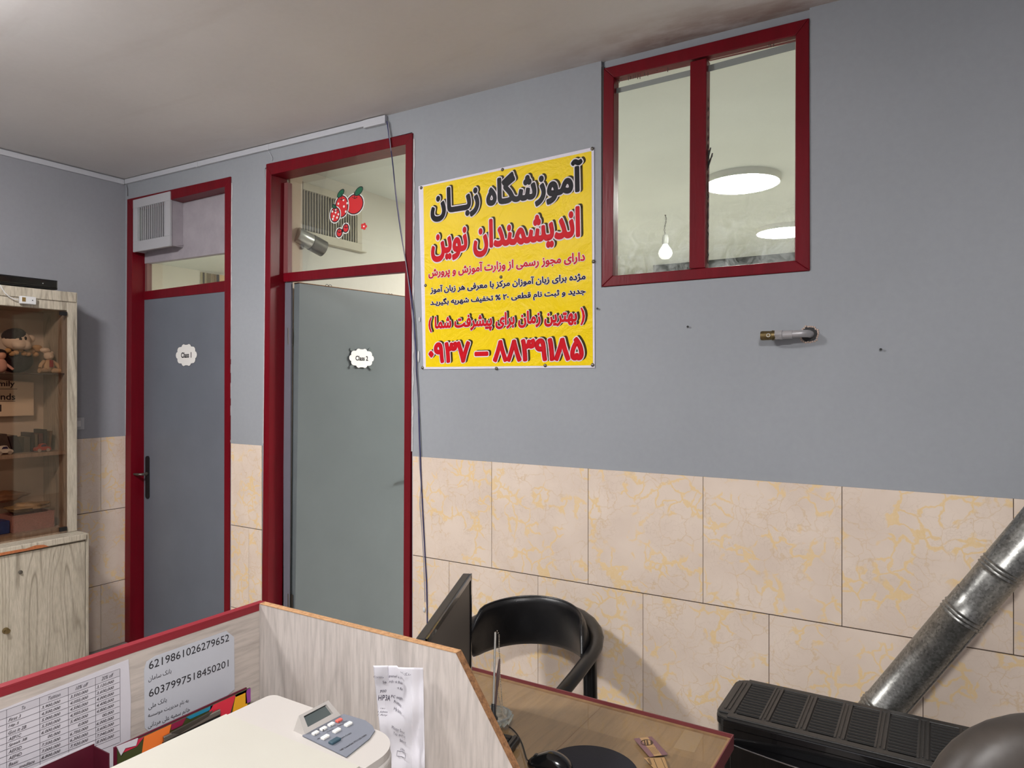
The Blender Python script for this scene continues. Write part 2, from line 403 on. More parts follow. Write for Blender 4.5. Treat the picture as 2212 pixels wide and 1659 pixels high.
# main wall: cells around the two doors and the window
b = MB()
XS = [-.1, .02, 1.14, 1.46, 2.572, 3.608, 3.617, 4.432, 8.1]; ZS = [FZ, 2.058, 2.915, 2.985, 3.09]
for i in range(len(XS) - 1):
    for k in range(len(ZS) - 1):
        x0, x1, z0, z1 = XS[i], XS[i+1], ZS[k], ZS[k+1]
        if i in (1, 3) and k < 2: continue
        if i == 6 and k in (1, 2): continue
        y0 = .014 if (i == 6 and k == 3) else (.02 if (i == 5 and k >= 1) else 0)
        b.box((x0, y0, z0), (x1, .14, z1))
wm = b.build('wall_main', M_wall); tag(wm, kind='structure')
b = MB(); b.box((3.6085, .004, 2.045), (3.6165, .019, 3.0)); b.build('shadow_gap', mat('dark_gap', (70, 64, 62), .8), wm)  # dark-coloured strip filling the groove paints the shade of the gap
# left wall
b = MB(); b.box((-.1, -4.3, FZ), (0, 0, 3.09)); wl = b.build('wall_left', M_wall_left); tag(wl, kind='structure')
b = MB(); b.box((-.1, -4.4, FZ), (8.1, -4.3, 3.09)); tag(b.build('wall_back', M_wall_left), kind='structure')
b = MB(); b.box((8.1, -4.3, FZ), (8.2, .14, 3.09)); tag(b.build('wall_right', M_wall_left), kind='structure')

# tiles: 50 cm, joints recessed
def tile(parent, a, c, axis):
    q = MB()
    if axis == 'Y': q.box((a[0] + .0012, -.0042 - random.random() * .0012, a[1] + .0012), (c[0] - .0012, -.0004, c[1] - .0012))
    else: q.box((.0004, a[0] + .0012, a[1] + .0012), (.0042 + random.random() * .0012, c[0] - .0012, c[1] - .0012))
    q.build('tile', M_tile, parent, bevel=.0006, seg=1)
def rows(seams, lo, hi):
    s_ = [x for x in seams if lo + .02 < x < hi - .02]; return list(zip([lo] + s_, s_ + [hi]))
ZR = [(.787, 1.284), (.287, .785), (FZ + .001, .285)]
sA = [3.053 + .4955 * k for k in range(-5, 11)]; sB = [3.301 + .4955 * k for k in range(-5, 11)]
for lo, hi, zt in ((1.152, 1.436, 1.284), (2.578, 7.3, 1.284)):
    g = MB(); g.box((lo, -.0012, FZ), (hi, .002, 1.283)); g.build('grout', M_grout, wm)
    for k, (z0, z1) in enumerate(ZR):
        for x0, x1 in rows(sB if k == 1 else sA, lo, hi): tile(wm, (x0, z0), (x1, min(z1, zt)), 'Y')
g = MB(); g.box((-.002, -3.5, FZ), (.0012, -.001, 1.283)); g.build('grout', M_grout, wl)
yA = [-.17 - .4955 * k for k in range(7)][::-1]; yB = [-.418 - .4955 * k for k in range(7)][::-1]
for k, (z0, z1) in enumerate(ZR):
    for y0, y1 in rows(yB if k == 1 else yA, -3.5, -.002): tile(wl, (y0, z0), (y1, z1), 'X')

# -------- the classrooms behind the wall
def strc(name, a, c, m, parent=None):
    q = MB(); q.box(a, c); o = q.build(name, m, parent)
    if not parent: tag(o, kind='structure')
    return o
strc('wall_partition', (1.27, .14, FZ), (1.41, 6.2, 3.02), M_class)
strc('wall_far', (-3.0, 6.2, FZ), (8.1, 6.3, 3.09), M_class)
strc('wall_side_class', (-2.85, .14, FZ), (-2.7, 6.2, 3.09), M_class)
strc('wall_side_far', (8.1, .14, FZ), (8.2, 6.3, 3.09), M_class)
strc('wall_front_class', (-2.7, 0, FZ), (-.1, .14, 3.09), M_class)
strc('ceiling_class', (-3.0, .14, 3.0), (8.1, 6.3, 3.1), M_classceil)
g = MB(); g.box((-2.7, .141, 0), (1.27, .145, 2.0)) if False else None
# inner plaster reveal skins so that the openings show the classrooms' cream paint on the inside
strc('trim_1', (1.44, .1005, FZ), (1.50, .141, 2.95), M_class)

# ---- frames
def bar(q, pts, y0, y1):        # photo points on the wall plane -> a bar between depths y0 and y1
    q.prism([(p[0], y0, p[1]) for p in pts], (0, y1 - y0, 0))
def W(x, y, Y=0.0):
    p = onY(x, y, Y); return (p.x, p.z)
def seg(a, c, z):               # X on the line a-c at height z
    return a[0] + (c[0] - a[0]) * (z - a[1]) / (c[1] - a[1])
def jamb(parent, name, oa, ob, ia, ib, y0, y1, m=M_red):
    o0, o1 = (seg(oa, ob, FZ), FZ), oa; i0, i1 = (seg(ia, ib, FZ), FZ), ia
    q = MB(); bar(q, [o0, i0, i1, o1], y0, y1); return q.build(name, m, parent, bevel=.0025)

# ===== door 1
d1 = thing('door_1', (.6, .05, FZ), kind='structure')
oTL, oTR = W(277, 431), W(500, 382); oBL, oBR = (.002, .3), (1.14, .3)
iTL, iTR = W(288, 452), W(487.5, 404); iBL, iBR = (.072, .3), (1.09, .3)
jamb(d1, 'jamb', oTL, oBL, iTL, iBL, -.008, .10)
jamb(d1, 'jamb', oTR, oBR, iTR, iBR, -.008, .10)
q = MB(); bar(q, [iTL, iTR, oTR, oTL], -.0075, .10); q.build('head', M_red, d1, bevel=.002)
q = MB(); bar(q, [(.075, 2.245), (1.10, 2.225), (1.10, 2.33), (.075, 2.335)], .074, .112)
q = MB(); bar(q, [W(300, 649, .078), W(488.5, 629.5, .078), W(488.5, 606, .078), W(300, 631, .078)], .078, .115); q.build('crossbar', M_red, d1, bevel=.002)
q = MB(); bar(q, [W(300, 571, .082), W(489, 545.5, .082), (1.12, 2.9), (.08, 2.9)], .082, .12); q.build('infill_panel', M_plaster, d1)
q = MB(); bar(q, [W(315, 631, .1), W(322, 629, .1), W(322, 568, .1), W(315, 569, .1)], .085, .12); q.build('glazing_bead', mat('brown_bead', (120, 86, 82), .6), d1)
q = MB(); bar(q, [W(316, 640, .1), W(489, 612, .1), W(489, 540, .1), W(316, 565, .1)], .100, .104); q.build('transom_pane', M_glassc, d1)
q = MB(); q.box((.082, .082, FZ + .01), (1.118, .12, 2.262)); lf = q.build('leaf', M_leaf, d1, bevel=.002)
def lever(parent, base, along, out, L=.12, plate=True, m=M_dsteel, pm=None):
    base = Vector(base); along = Vector(along).normalized(); out = Vector(out).normalized()
    if plate:
        q = MB(); w_ = along * .019; zz = Vector((0, 0, 1)); pts = []
        for k in range(12):
            t = math.pi * k / 11; pts.append(base + w_ * math.cos(t) + zz * (.105 + .019 * math.sin(t)))
        for k in range(12):
            t = math.pi + math.pi * k / 11; pts.append(base + w_ * math.cos(t) + zz * (-.155 + .019 * math.sin(t)))
        q.prism(pts, out * .008); q.build('handle_plate', pm or M_black, parent, bevel=.001)
    q = MB(); p = base + out * .008
    q.tube([p, p + out * .04, p + out * .05 + along * .012, p + out * .05 + along * L], [.009, .009, .009, .0075], 10)
    q.lathe(p, [(.013, 0), (.013, .008), (.010, .010)], out, 14)
    q.build('handle', m, parent, smooth=True)
hb = onY(318, 1020, .078); lever(lf, (hb.x + .005, .082, 1.02), (-1, -.15, 0), (0, -1, 0), .075)

def filler(parent, x_top, y_top, x_bot, y_bot, w_, seed):
    rn = random.Random(seed); q = MB(); n_ = 46; L_, R__ = [], []
    for k in range(n_ + 1):
        t = k / n_; p = onY(x_top + (x_bot - x_top) * t, y_top + (y_bot - y_top) * t, -.001)
        L_.append((p.x - .004, -.0002, p.z)); R__.append((p.x + w_ * rn.uniform(.25, 1.0), -.0002, p.z))
    for k in range(n_): q.prism([L_[k], R__[k], R__[k+1], L_[k+1]], (0, -.0024, 0))
    o = q.build('filler_edge', mat('white_filler', (186, 184, 186), .8, var=.1, vscale=40), parent); o['kind'] = 'stuff'
filler(d1, 501, 395, 496, 955, .010, 1); filler(d1, 276, 440, 271, 940, .004, 2)
# ===== vent box over door 1 (rests in the transom)
vb = thing('vent_box', (.33, .04, 2.55), 'white plastic air vent box with dark louvres sticking out above the closed door', 'vent')
VX0, VX1, VZ0, VZ1 = .118, .538, 2.555, 2.905
q = MB()
q.prism([(VX0, .0, VZ0), (VX1, .0, VZ0), (VX1 + .01, .081, VZ0 + .015), (VX0 + .01, .081, VZ0 + .015)], (0, 0, .004))
q.box((VX1 - .006, 0, VZ0), (VX1, .081, VZ1)); q.box((VX0, 0, VZ0), (VX0 + .006, .081, VZ1)); q.box((VX0, 0, VZ1 - .006), (VX1, .081, VZ1))
q.build('casing', M_plaster, vb)
q = MB(); fw = .05
g0, g1, h0, h1 = VX0 + fw, VX1 - fw * 1.1, VZ0 + fw * 1.3, VZ1 - fw * 1.1
q.box((VX0 - .004, -.014, VZ0 - .004), (VX1 + .004, 0, h0)); q.box((VX0 - .004, -.014, h1), (VX1 + .004, 0, VZ1 + .004))
q.box((VX0 - .004, -.014, h0), (g0, 0, h1)); q.box((g1, -.014, h0), (VX1 + .004, 0, h1)); q.build('front_frame', M_vent, vb, bevel=.002)
q = MB(); q.box((g0 - .01, .045, h0 - .01), (g1 + .01, .05, h1 + .01)); q.build('dark_backing', M_black, vb)
q0 = None
for k in range(13):
    x = g0 + (g1 - g0) * (k + .5) / 13
    if q0 is None:
        q = MB(); q.box((x - .003, -.010, h0), (x + .002, -.002, h1)); q0 = q.build('louvre', M_vent, vb); x00 = x
    else:
        o = q0.copy(); C.objects.link(o); o.location = (x - x00, 0, 0)

# ===== door 2
d2 = thing('door_2', (2.0, .05, FZ), kind='structure')
oTL, oTR = W(577, 355), W(893, 288); oBL, oBR = W(568, 1300), W(886.5, 1372)
iTL, iTR = W(588, 378), W(878, 313); iBL, iBR = W(580, 1300), W(873, 1372)
jl = jamb(d2, 'jamb', oTL, oBL, iTL, iBL, -.008, .11)
jamb(d2, 'jamb', oTR, oBR, iTR, iBR, -.008, .11)
q = MB(); bar(q, [iTL, iTR, oTR, oTL], -.0075, .11); q.build('head', M_red, d2, bevel=.002)
q = MB(); bar(q, [W(612, 609, .085), W(884, 586.5, .085), W(884, 562.5, .085), W(612, 590, .085)], .085, .125); q.build('crossbar', M_red, d2, bevel=.002)
q = MB(); bar(q, [(1.5, 2.27), (2.56, 2.26), (2.56, 2.88), (1.5, 2.88)], .100, .104); q.build('transom_pane', M_glassc, d2)
q = MB(); bar(q, [W(615, 600, .1), W(625, 600, .1), W(625, 395, .1), W(615, 397, .1)], .088, .12); q.build('glazing_bead', mat('rose_bead', (120, 66, 68), .5), d2)
filler(d2, 894.5, 300, 890, 975, .011, 3); filler(d2, 575, 365, 569, 958, .003, 4)
# leaf swung open into the classroom
LP = Vector((1.618, .118, 0)); LD = Vector((math.sin(math.radians(7.4)), math.cos(math.radians(7.4)), 0)); LN = Vector((LD.y, -LD.x, 0))
q = MB(); a_ = LP.copy(); c_ = LP + LD * .97
lean = Vector((-.045, 0, FZ + .01)); tp_ = Vector((0, 0, 2.242))
q.add([a_ + lean, c_ + lean, c_ - LN * .054 + lean, a_ - LN * .054 + lean, a_ + tp_, c_ + tp_, c_ - LN * .054 + tp_, a_ - LN * .054 + tp_], [(0,3,2,1),(4,5,6,7),(0,1,5,4),(1,2,6,5),(2,3,7,6),(3,0,4,7)])
lf2 = q.build('leaf', M_leaf2, d2, bevel=.002)
q = MB(); q.prism([a_ + Vector((0, 0, 2.2425)) , c_ + Vector((0, 0, 2.2425)), c_ - LN * .054 + Vector((0, 0, 2.2425)), a_ - LN * .054 + Vector((0, 0, 2.2425))], (0, 0, .004)); q.build('raw_top_edge', M_mdf_dark, lf2)
lever(lf2, LP + LD * .915 + Vector((0, 0, 1.055)), -LD, LN, .10)
for z in (1.93, .35):
    q = MB(); q.cyl((1.541, .108, z - .05), (1.541, .108, z + .05), .009, 10); q.box((1.505, .1105, z - .05), (1.541, .114, z + .05)); q.box((1.541, .111, z - .045), (1.566, .1145, z + .045)); q.build('hinge', M_dsteel, d2)
def onLeaf(x, y, off=0.002): return onP(x, y, LP + LN * off, LN)
q = MB(); zt2 = 2.25
q.add([(1.47, .1005, FZ), (1.55, .1005, FZ), (1.566, .1005, zt2), (1.50, .1005, zt2), (1.47, .1135, FZ), (1.52, .1135, FZ), (1.566, .1135, zt2), (1.50, .1135, zt2)], [(0,3,2,1),(4,5,6,7),(0,1,5,4),(1,2,6,5),(2,3,7,6),(3,0,4,7)])
q.build('door_stop', mat('lilac_grey_paint', (104, 104, 114), .5), d2)
# heart-loop tops of two stickers/wires peeping over the leaf
for px_ in (710, 843):
    base = onP(px_, 622 if px_ < 800 else 641, LP - LN * .02, LN); q = MB()
    for sgn in (-1, 1):
        pts = [base + LD * (sgn * .012 + .011 * math.cos(t)) + Vector((0, 0, .010 + .011 * math.sin(t))) for t in [2 * math.pi * k / 12 for k in range(12)]]
        q.tube(pts, .0016, 6, closed=True)
    pts_dn = [base + Vector((0, 0, 0)), base - Vector((0, 0, .012))]
    q.tube(pts_dn, .0016, 6)
    tag(q.build('wire_loop', M_black), 'small black wire loop on top of the open door, ' + ('nearer the hinges' if px_ < 800 else 'nearer the handle'), 'wire')

# cloud shaped class signs
def cloud(name, text, ctr, ux, uz, nrm, wd, ht, label, n=10, text_w=.5):
    ctr = Vector(ctr); ux = Vector(ux); uz = Vector(uz); nrm = Vector(nrm)
    def ring(k_):
        pts = []
        for i in range(n):
            a0 = 2 * math.pi * i / n; c = (math.cos(a0) * wd * .40, math.sin(a0) * ht * .36)
            for j in range(-4, 5):
                t = a0 + j * .23; r = (wd + ht) * .5 * .135 * k_
                pts.append(ctr + ux * (c[0] + math.cos(t) * r) + uz * (c[1] + math.sin(t) * r))
        return pts
    q = MB(); p_ = ring(1.0)
    # union outline by angle: keep the farthest point in each small angle bin
    def hull(pts):
        bins = {}
        for p in pts:
            d = p - ctr; x, y = d.dot(ux) / wd, d.dot(uz) / ht; k = int((math.atan2(y, x) + math.pi) / (2 * math.pi) * 110) % 110
            if k not in bins or x * x + y * y > bins[k][0]: bins[k] = (x * x + y * y, p)
        return [bins[k][1] for k in sorted(bins)]
    hp = hull(p_)
    q.prism([p + (p - ctr).normalized() * .0015 for p in hp], nrm * .0012); root = q.build(name, M_ink)
    tag(root, label, 'sign')
    WL[root.name] = Vector((0, 0, 0))
    q = MB(); q.prism([p + nrm * .0012 for p in hp], nrm * .0008); q.build('paper_face', mat('sign_paper', (232, 230, 226), .7), root)
    vs, _ = glyphs(text); x0, x1, y0, y1 = gbox(vs); tw = wd * text_w; th = tw * (y1 - y0) / (x1 - x0) * 1.25
    P0 = ctr - ux * tw / 2 - uz * th / 2 + nrm * .0024
    letter('lettering', text, P0, P0 + ux * tw, uz * th, M_ink, root, bold=.035)
    return root
cc = onY(403, 767, .082)
cloud('door_sign', 'Class 1', (cc.x, .0815, cc.z), (1, 0, 0), (0, 0, 1), (0, -1, 0), .225, .14, 'white cloud shaped paper sign reading Class 1 on the closed door', text_w=.5)
cc = onLeaf(781, 774, 0)
sg = cloud('door_sign', 'Class 2', cc + LN * .0005, LD, (0, 0, 1), LN, .195, .118, 'white cloud shaped paper sign reading Class 2 on the open door', text_w=.52)
for dx, dz, r_ in ((.062, .052, .7), (.075, -.058, -.7), (-.07, .048, -.6), (-.075, -.05, .6)):
    q = MB(); c0 = cc + LD * dx + Vector((0, 0, dz)) + LN * .0003; u_ = LD * math.cos(r_) + Vector((0, 0, math.sin(r_))); v_ = LD * -math.sin(r_) + Vector((0, 0, math.cos(r_)))
    q.prism([c0 - u_ * .02 - v_ * .009, c0 + u_ * .02 - v_ * .009, c0 + u_ * .02 + v_ * .009, c0 - u_ * .02 + v_ * .009], LN * .0002); q.build('thin_strip', mat('clear_tape', (104, 112, 112), .25), sg)

# fruit sticker on the transom pane of door 2 (the cartoon figure in it is left out)
fs_ = thing('fruit_sticker', onY(760, 460, .099), 'red apple, strawberry and cherry sticker on the glass above the open door', 'sticker')
STY = .0985
def disc(cx, cy, rx, ry, Y, n=20, rot=0):
    c = onY(cx, cy, Y); k = 4.05 / 1500; out = []
    for i in range(n):
        t = 2 * math.pi * i / n; x, z = rx * k * 1.12 * math.cos(t), ry * k * math.sin(t)
        out.append((c.x + x * math.cos(rot) - z * math.sin(rot), Y, c.z + x * math.sin(rot) + z * math.cos(rot)))
    return out
M_sr = mat('sticker_red', (205, 40, 44), .4); M_sw = mat('sticker_white', (228, 226, 222), .4); M_sg = mat('sticker_green', (16, 96, 66), .4)
def fruit(nm, cx, cy, rx, ry, dots=(), leaf=None, notch=True, front=0):
    STY = .0985 - front * .0022
    q = MB(); q.prism(disc(cx, cy, rx + 4.2, ry + 4.2, STY), (0, -.0004, 0)); q.build('white_border', M_sw, fs_)
    q = MB(); q.prism(disc(cx, cy, rx + 2.2, ry + 2.2, STY - .0004), (0, -.0004, 0)); q.build('black_outline', M_ink, fs_)
    q = MB(); q.prism(disc(cx, cy, rx, ry, STY - .0008), (0, -.0004, 0)); o = q.build(nm, M_sr, fs_)
    for dx, dy in dots:
        q = MB(); q.prism(disc(cx + dx, cy + dy, 2.3, 2.5, STY - .0012, 10), (0, -.0003, 0)); q.build('dot', M_sw, o)
    if leaf:
        lx, ly, lw, lh, r_ = leaf
        q = MB(); q.prism(disc(lx, ly, lw + 1.8, lh + 1.8, STY - .0010, 16, r_), (0, -.0003, 0)); q.build('leaf_outline', M_ink, o)
        q = MB(); q.prism(disc(lx, ly, lw, lh, STY - .0013, 16, r_), (0, -.0003, 0)); q.build('leaf', M_sg, o)
    if notch:
        q = MB(); t0 = onY(cx - 5, cy - ry + 4, STY - .0016); t1 = onY(cx, cy - ry + 7, STY - .0016); t2 = onY(cx + 6, cy - ry + 4, STY - .0016); t3 = onY(cx - 1, cy - ry - 8, STY - .0016)
        q.tube([t0, t1, t2], .0018, 6); q.tube([t1, t3], .0015, 6); q.build('stalk', M_ink, o)
fruit('strawberry', 738, 446, 15, 21, [(4, -14), (-7, -6), (5, 0), (-4, 9), (9, 11), (12, -7)], (736, 418, 9, 5, .6), front=1)
fruit('apple', 766, 441, 20, 19, (), (775, 413, 10, 6, .5))
fruit('strawberry', 724, 464, 11, 14, [(-6, -7), (1, -5), (7, -1), (-3, 3), (4, 6), (-5, 9), (1, -10)], (722, 446, 5, 3, -.5), front=2)
fruit('cherry', 733, 503, 6, 7.5); fruit('cherry', 747, 493, 6, 7.5)
q = MB()
for k in range(5): q.prism(disc(786 + 4.2 * math.cos(k * 1.257), 489 + 4.5 * math.sin(k * 1.257), 3.2, 3.2, STY - .0004, 10), (0, -.0006 - k * .00001, 0))
q.build('flower', M_sr, fs_)
q = MB(); q.prism(disc(786, 489, 2, 2, STY - .0012, 10), (0, -.0004, 0)); q.build('flower_centre', M_sw, fs_)

# grille on the partition wall of classroom 2
gv = thing('duct_grille', (1.41, .6, 2.6), 'large beige duct grille with upright slats seen through the glass above the open door', 'vent')
A0 = onX(655, 409, 1.43); A1 = onX(655, 497, 1.43); A2 = onX(771, 530, 1.43)
gy0, gy1, gz0, gz1 = .20, A2.y, A1.z - .0, A0.z
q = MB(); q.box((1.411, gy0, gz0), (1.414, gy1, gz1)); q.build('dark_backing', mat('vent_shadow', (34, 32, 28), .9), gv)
M_cream = mat('cream_vent_paint', (206, 198, 178), .6, var=.06)
q = MB()
q.box((1.411, gy0 - .04, gz1), (1.436, gy1 + .045, gz1 + .045)); q.box((1.411, gy0 - .04, gz0 - .05), (1.436, gy1 + .045, gz0)); q.box((1.411, gy1, gz0), (1.436, gy1 + .045, gz1))
q.box((1.411, gy0 - .04, gz0 - .058), (1.452, gy1 + .075, gz0 - .05)); q.build('surround', M_cream, gv, bevel=.002)
first = None; N_ = 26
for k in range(N_):
    y = gy0 + (gy1 - gy0) * (k + .5) / N_
    if first is None:
        q = MB(); q.box((1.422, y - .0026, gz0), (1.432, y + .0026, gz1)); first = q.build('slat', M_cream, gv); y00 = y
    else:
        o = first.copy(); C.objects.link(o); o.location = (0, y - y00, 0)
# spotlight beside it
sp = thing('spot_camera', (1.5, .25, 2.6), 'silver cylindrical camera on the classroom wall, left below the grille', 'camera')
P0 = onX(640, 506, 1.515); P1 = onX(699, 538, 1.56); dr = (P1 - P0).normalized()
q = MB(); q.lathe(P0, [(.036, 0), (.048, .004), (.048, .10), (.044, .105)], dr, 20); q.build('body', M_steel, sp, smooth=True)
L_ = (P1 - P0).length
q = MB(); q.lathe(P0 + dr * .104, [(.051, 0), (.051, L_ - .104), (.044, L_ - .10), (.042, L_ - .125)], dr, 20); q.build('lens_hood', M_dsteel, sp, smooth=True)
q = MB(); q.tube([P0 + dr * .04, P0 + dr * .045 + Vector((0, 0, -.06)), Vector((1.412, P0.y + .02, P0.z - .10))], .010, 8); q.build('bracket', M_dsteel, sp)
q = MB()
q.tube([onX(650, y, 1.43) + Vector((0, .006 * math.sin(y * .2), 0)) for y in range(378, 505, 8)], .0045, 6); q.tube([onX(646, 384, 1.43), onX(651, 400, 1.43), onX(652, 440, 1.43)], .004, 6)
q.cyl(onX(651, 392, 1.433), onX(651, 412, 1.433), .010, 8)
tag(q.build('camera_cable', M_black), 'thin black cables hanging above the silver camera', 'cable')
# reveal (inner wall corner) of door 2 on the left
strc('trim_2', (1.41, .141, FZ), (1.512, .235, 3.0), mat('beige_corner_paint', (222, 204, 184), .7))
# curtain on far side of classroom 1
cu_ = thing('striped_curtain', onX(440, 600, -2.68), 'tan and brown striped curtain seen through the gap over the closed door', 'curtain')
yb, ye = onX(433, 600, -2.69).y, onX(489, 600, -2.69).y
STR = [(0, .08, (206, 196, 160)), (.08, .12, (120, 110, 84)), (.12, .2, (214, 202, 168)), (.2, .38, (150, 136, 100)), (.38, .44, (226, 206, 166)), (.44, .62, (166, 146, 112)), (.62, .70, (96, 84, 66)), (.70, 1.6, (236, 204, 154))]
for i, (a_, c_, col) in enumerate(STR):
    ya, yc = yb + (ye - yb) * a_, yb + (ye - yb) * c_; q = MB(); n_ = 8
    pts = [(-2.685 + .012 * math.sin(k * 1.6 + i), ya + (yc - ya) * k / n_, 1.2) for k in range(n_ + 1)]
    q.prism(pts + [(p[0] - .006, p[1], p[2]) for p in reversed(pts)], (0, 0, 1.78)); q.build('curtain_strip', mat('curtain_%d' % i, col, .9), cu_)

# ceiling lamps of the classrooms
def dome(x, y, z, R0, m, lab, grp, hh=1.0):
    t_ = thing('ceiling_lamp', (x, y, z), lab, 'lamp', grp)
    q = MB(); q.lathe((x, y, z), [(R0 * .96, .01), (R0 * .96, -.02), (R0 * .90, -.022)] if hh > 1 else [(R0 + .012, .01), (R0 + .012, -.042), (R0 + .004, -.044), (R0 + .001, -.036)], (0, 0, 1), 40); q.build('rim', mat('lamp_rim', (215, 214, 208), .4), t_, smooth=True)
    q = MB(); q.lathe((x, y, z), [(R0, -.022), (R0, -.05 * hh), (R0 * .93, -.064 * hh), (R0 * .7, -.075 * hh), (R0 * .35, -.08 * hh), (.0, -.082 * hh)] if hh > 1 else [(R0, -.037), (R0 * .9, -.045), (R0 * .6, -.052), (R0 * .3, -.055), (.0, -.056)], (0, 0, 1), 40); q.build('diffuser', m, t_, smooth=True)
for i, (x, y, e_) in enumerate(CLASS_LAMPS):
    dome(x, y, 3.0, .232, emit('lit_class_diffuser_%d' % i, LAMP_COL_CLASS, e_), ['large round white ceiling lamp seen through the right window pane', 'smaller looking round ceiling lamp, cut off by the right edge of the window', 'round ceiling lamp in the left classroom'][i], 'round classroom ceiling lamps', .55)
for i, (x, y, e_) in enumerate(OFFICE_LAMPS):
    dome(x, y, CEILZ(x), .205, emit('lit_office_diffuser_%d' % i, LAMP_COL_OFFICE, e_), ['round ceiling lamp of the office on the cabinet side', 'round ceiling lamp of the office behind the viewer'][i], 'round office ceiling lamps', 1.5 if i == 0 else .5)
# hanging bulb
bx, by = 2.97, 2.66
hbulb = thing('hanging_bulb', (bx, by, 3.0), 'bare bulb hanging on a twisted cord, seen through the left window pane', 'light bulb')
q = MB()
for ph in (0, math.pi): q.tube([(bx + .004 * math.cos(k * .8 + ph) + .006 * math.sin(k * .3), by + .004 * math.sin(k * .8 + ph), 3.0 - k * .0075) for k in range(22)], .003, 5)
q.build('cord', mat('grey_cord', (120, 118, 112), .6), hbulb)
q = MB(); q.lathe((bx, by, 2.84), [(.006, 0), (.02, -.004), (.024, -.03), (.024, -.07), (.02, -.075)], (0, 0, 1), 16); q.build('socket', mat('grey_socket', (150, 150, 144), .4), hbulb, smooth=True)
q = MB(); q.lathe((bx, by, 2.765), [(.018, 0), (.024, -.01), (.05, -.05), (.056, -.075), (.048, -.10), (.03, -.118), (0, -.124)], (0, 0, 1), 20); q.build('bulb', M_bulb, hbulb, smooth=True)
# dark board across the end of the classroom
pA, pB = onY(1417, 562, 4.9), onY(1725, 567, 4.9)
pm_ = thing('dark_board', (pA.x, 4.9, 2.4), 'dark board top edge low behind the window', 'board')
q = MB(); q.box((pA.x, 4.9, 1.4), (pB.x + 1.0, 4.93, pA.z)); q.build('board_face', mat('slate_board', (46, 50, 48), .35), pm_)
q = MB(); q.box((pA.x - .03, 4.885, pA.z), (pB.x + 1.03, 4.935, pA.z + .03)); q.box((pA.x - .03, 4.885, 1.4), (pA.x, 4.935, pA.z)); q.box((pA.x - .03, 4.885, 1.37), (pB.x + 1.03, 4.935, 1.4)); q.build('board_frame', mat('board_rim', (96, 98, 92), .5), pm_)
for k in range(2):
    q = MB(); lx = pA.x + .1 + k * 1.6; q.box((lx, 4.89, FZ), (lx + .04, 4.93, 1.37)); q.build('leg', M_dsteel, pm_)

# ===== window
wn = thing('window_1', (4.02, .03, 2.06), kind='structure')
O = [W(1305, 148.5), W(1748, 40), W(1750, 585), W(1300.5, 620)]
I = [W(1327, 168), W(1719, 77.5), W(1717, 563), W(1325, 596)]
def fr(q, quad, y0, y1): bar(q, quad, y0, y1)
for nm, quad in (('head', [O[0], O[1], I[1], I[0]]), ('jamb', [O[1], O[2], I[2], I[1]]), ('sill', [O[2], O[3], I[3], I[2]]), ('jamb', [O[3], O[0], I[0], I[3]])):
    q = MB(); fr(q, quad, -.006, .05); q.build(nm, M_red, wn, bevel=.003)
q = MB(); fr(q, [W(1491, 134), W(1527, 125), W(1524, 579), W(1489, 581)], -.004, .048); q.build('mullion', M_red, wn, bevel=.004)
q = MB(); fr(q, [I[0], W(1495, 128), W(1495, 590), I[3]], .024, .028); p1_ = q.build('pane', M_glass, wn)
q = MB(); fr(q, [W(1522, 125), I[1], I[2], W(1522, 580)], .024, .028); p2_ = q.build('pane', M_glass, wn)
M_strip = mat('grey_strip', (134, 140, 136), .6)  # flat grey strips running across both panes
q = MB(); fr(q, [W(1327, 203, .023), W(1491, 164, .023), W(1491, 151, .023), W(1327, 192, .023)], .0225, .0238); q.build('thin_strip', M_strip, wn)
q = MB(); fr(q, [W(1527, 156, .023), W(1718, 107, .023), W(1718, 90, .023), W(1527, 142, .023)], .0225, .0238); q.build('thin_strip', M_strip, wn)
q = MB()      # paint runs from the head over the glass
for x_ in list(range(1334, 1346, 4)) + list(range(1358, 1388, 5)) + [1393, 1400, 1420, 1443]:
    y_ = 168 - (x_ - 1327) * .212; q.tube([onY(x_, y_ - 2, .022), onY(x_ - .5, y_ + random.uniform(5, 15), .022)], .0016, 5)
for x_ in (1661, 1665, 1671): q.tube([onY(x_, 90, .022), onY(x_, 98 + random.uniform(0, 4), .022)], .0016, 5)
q.build('paint_runs', mat('thin_run', (92, 80, 76), .5), wn)
q = MB()
for k in range(7): q.tube([onY(1527, 350 + k * 4, .022), onY(1531 + (k % 3) * 4, 330 + k * 3 - (k % 2) * 14, .022)], .0028, 5)
q.tube([onY(1529, y, .022) + Vector((.003 * math.sin(y * .3), 0, 0)) for y in range(200, 575, 9)], .0025, 5)
q.build('brush_smear', mat('dark_smear', (70, 66, 64), .6), wn)

# ===== cable duct along the ceiling
cd = thing('cable_duct', (1.2, 0, 3.04), 'white cable duct running along the top of both walls to above the open door', 'duct')
q = MB()
def duct(q, x0, x1, y1=-.018, h=.032):
    z0, z1 = CEILZ(x0) - .004, CEILZ(x1) - .004
    q.prism([(x0, y1, z0 - h), (x1, y1, z1 - h), (x1, y1, z1), (x0, y1, z0)], (0, -y1 - .0002, 0))
duct(q, .0185, 2.32); q.build('duct_run', M_trunk, cd, bevel=.0015)
q = MB(); q.box((.0002, -4.0, 3.030), (.018, -.0185, 3.062)); q.build('duct_run', M_trunk, cd, bevel=.0015)
q = MB(); duct(q, 2.26, 2.41, -.022, .042); q.build('end_cap', M_trunk, cd, bevel=.0015)
for x0 in (.22, .83, 1.50): q = MB(); duct(q, x0, x0 + .012, -.0195, .035); q.build('coupler', M_trunk, cd)
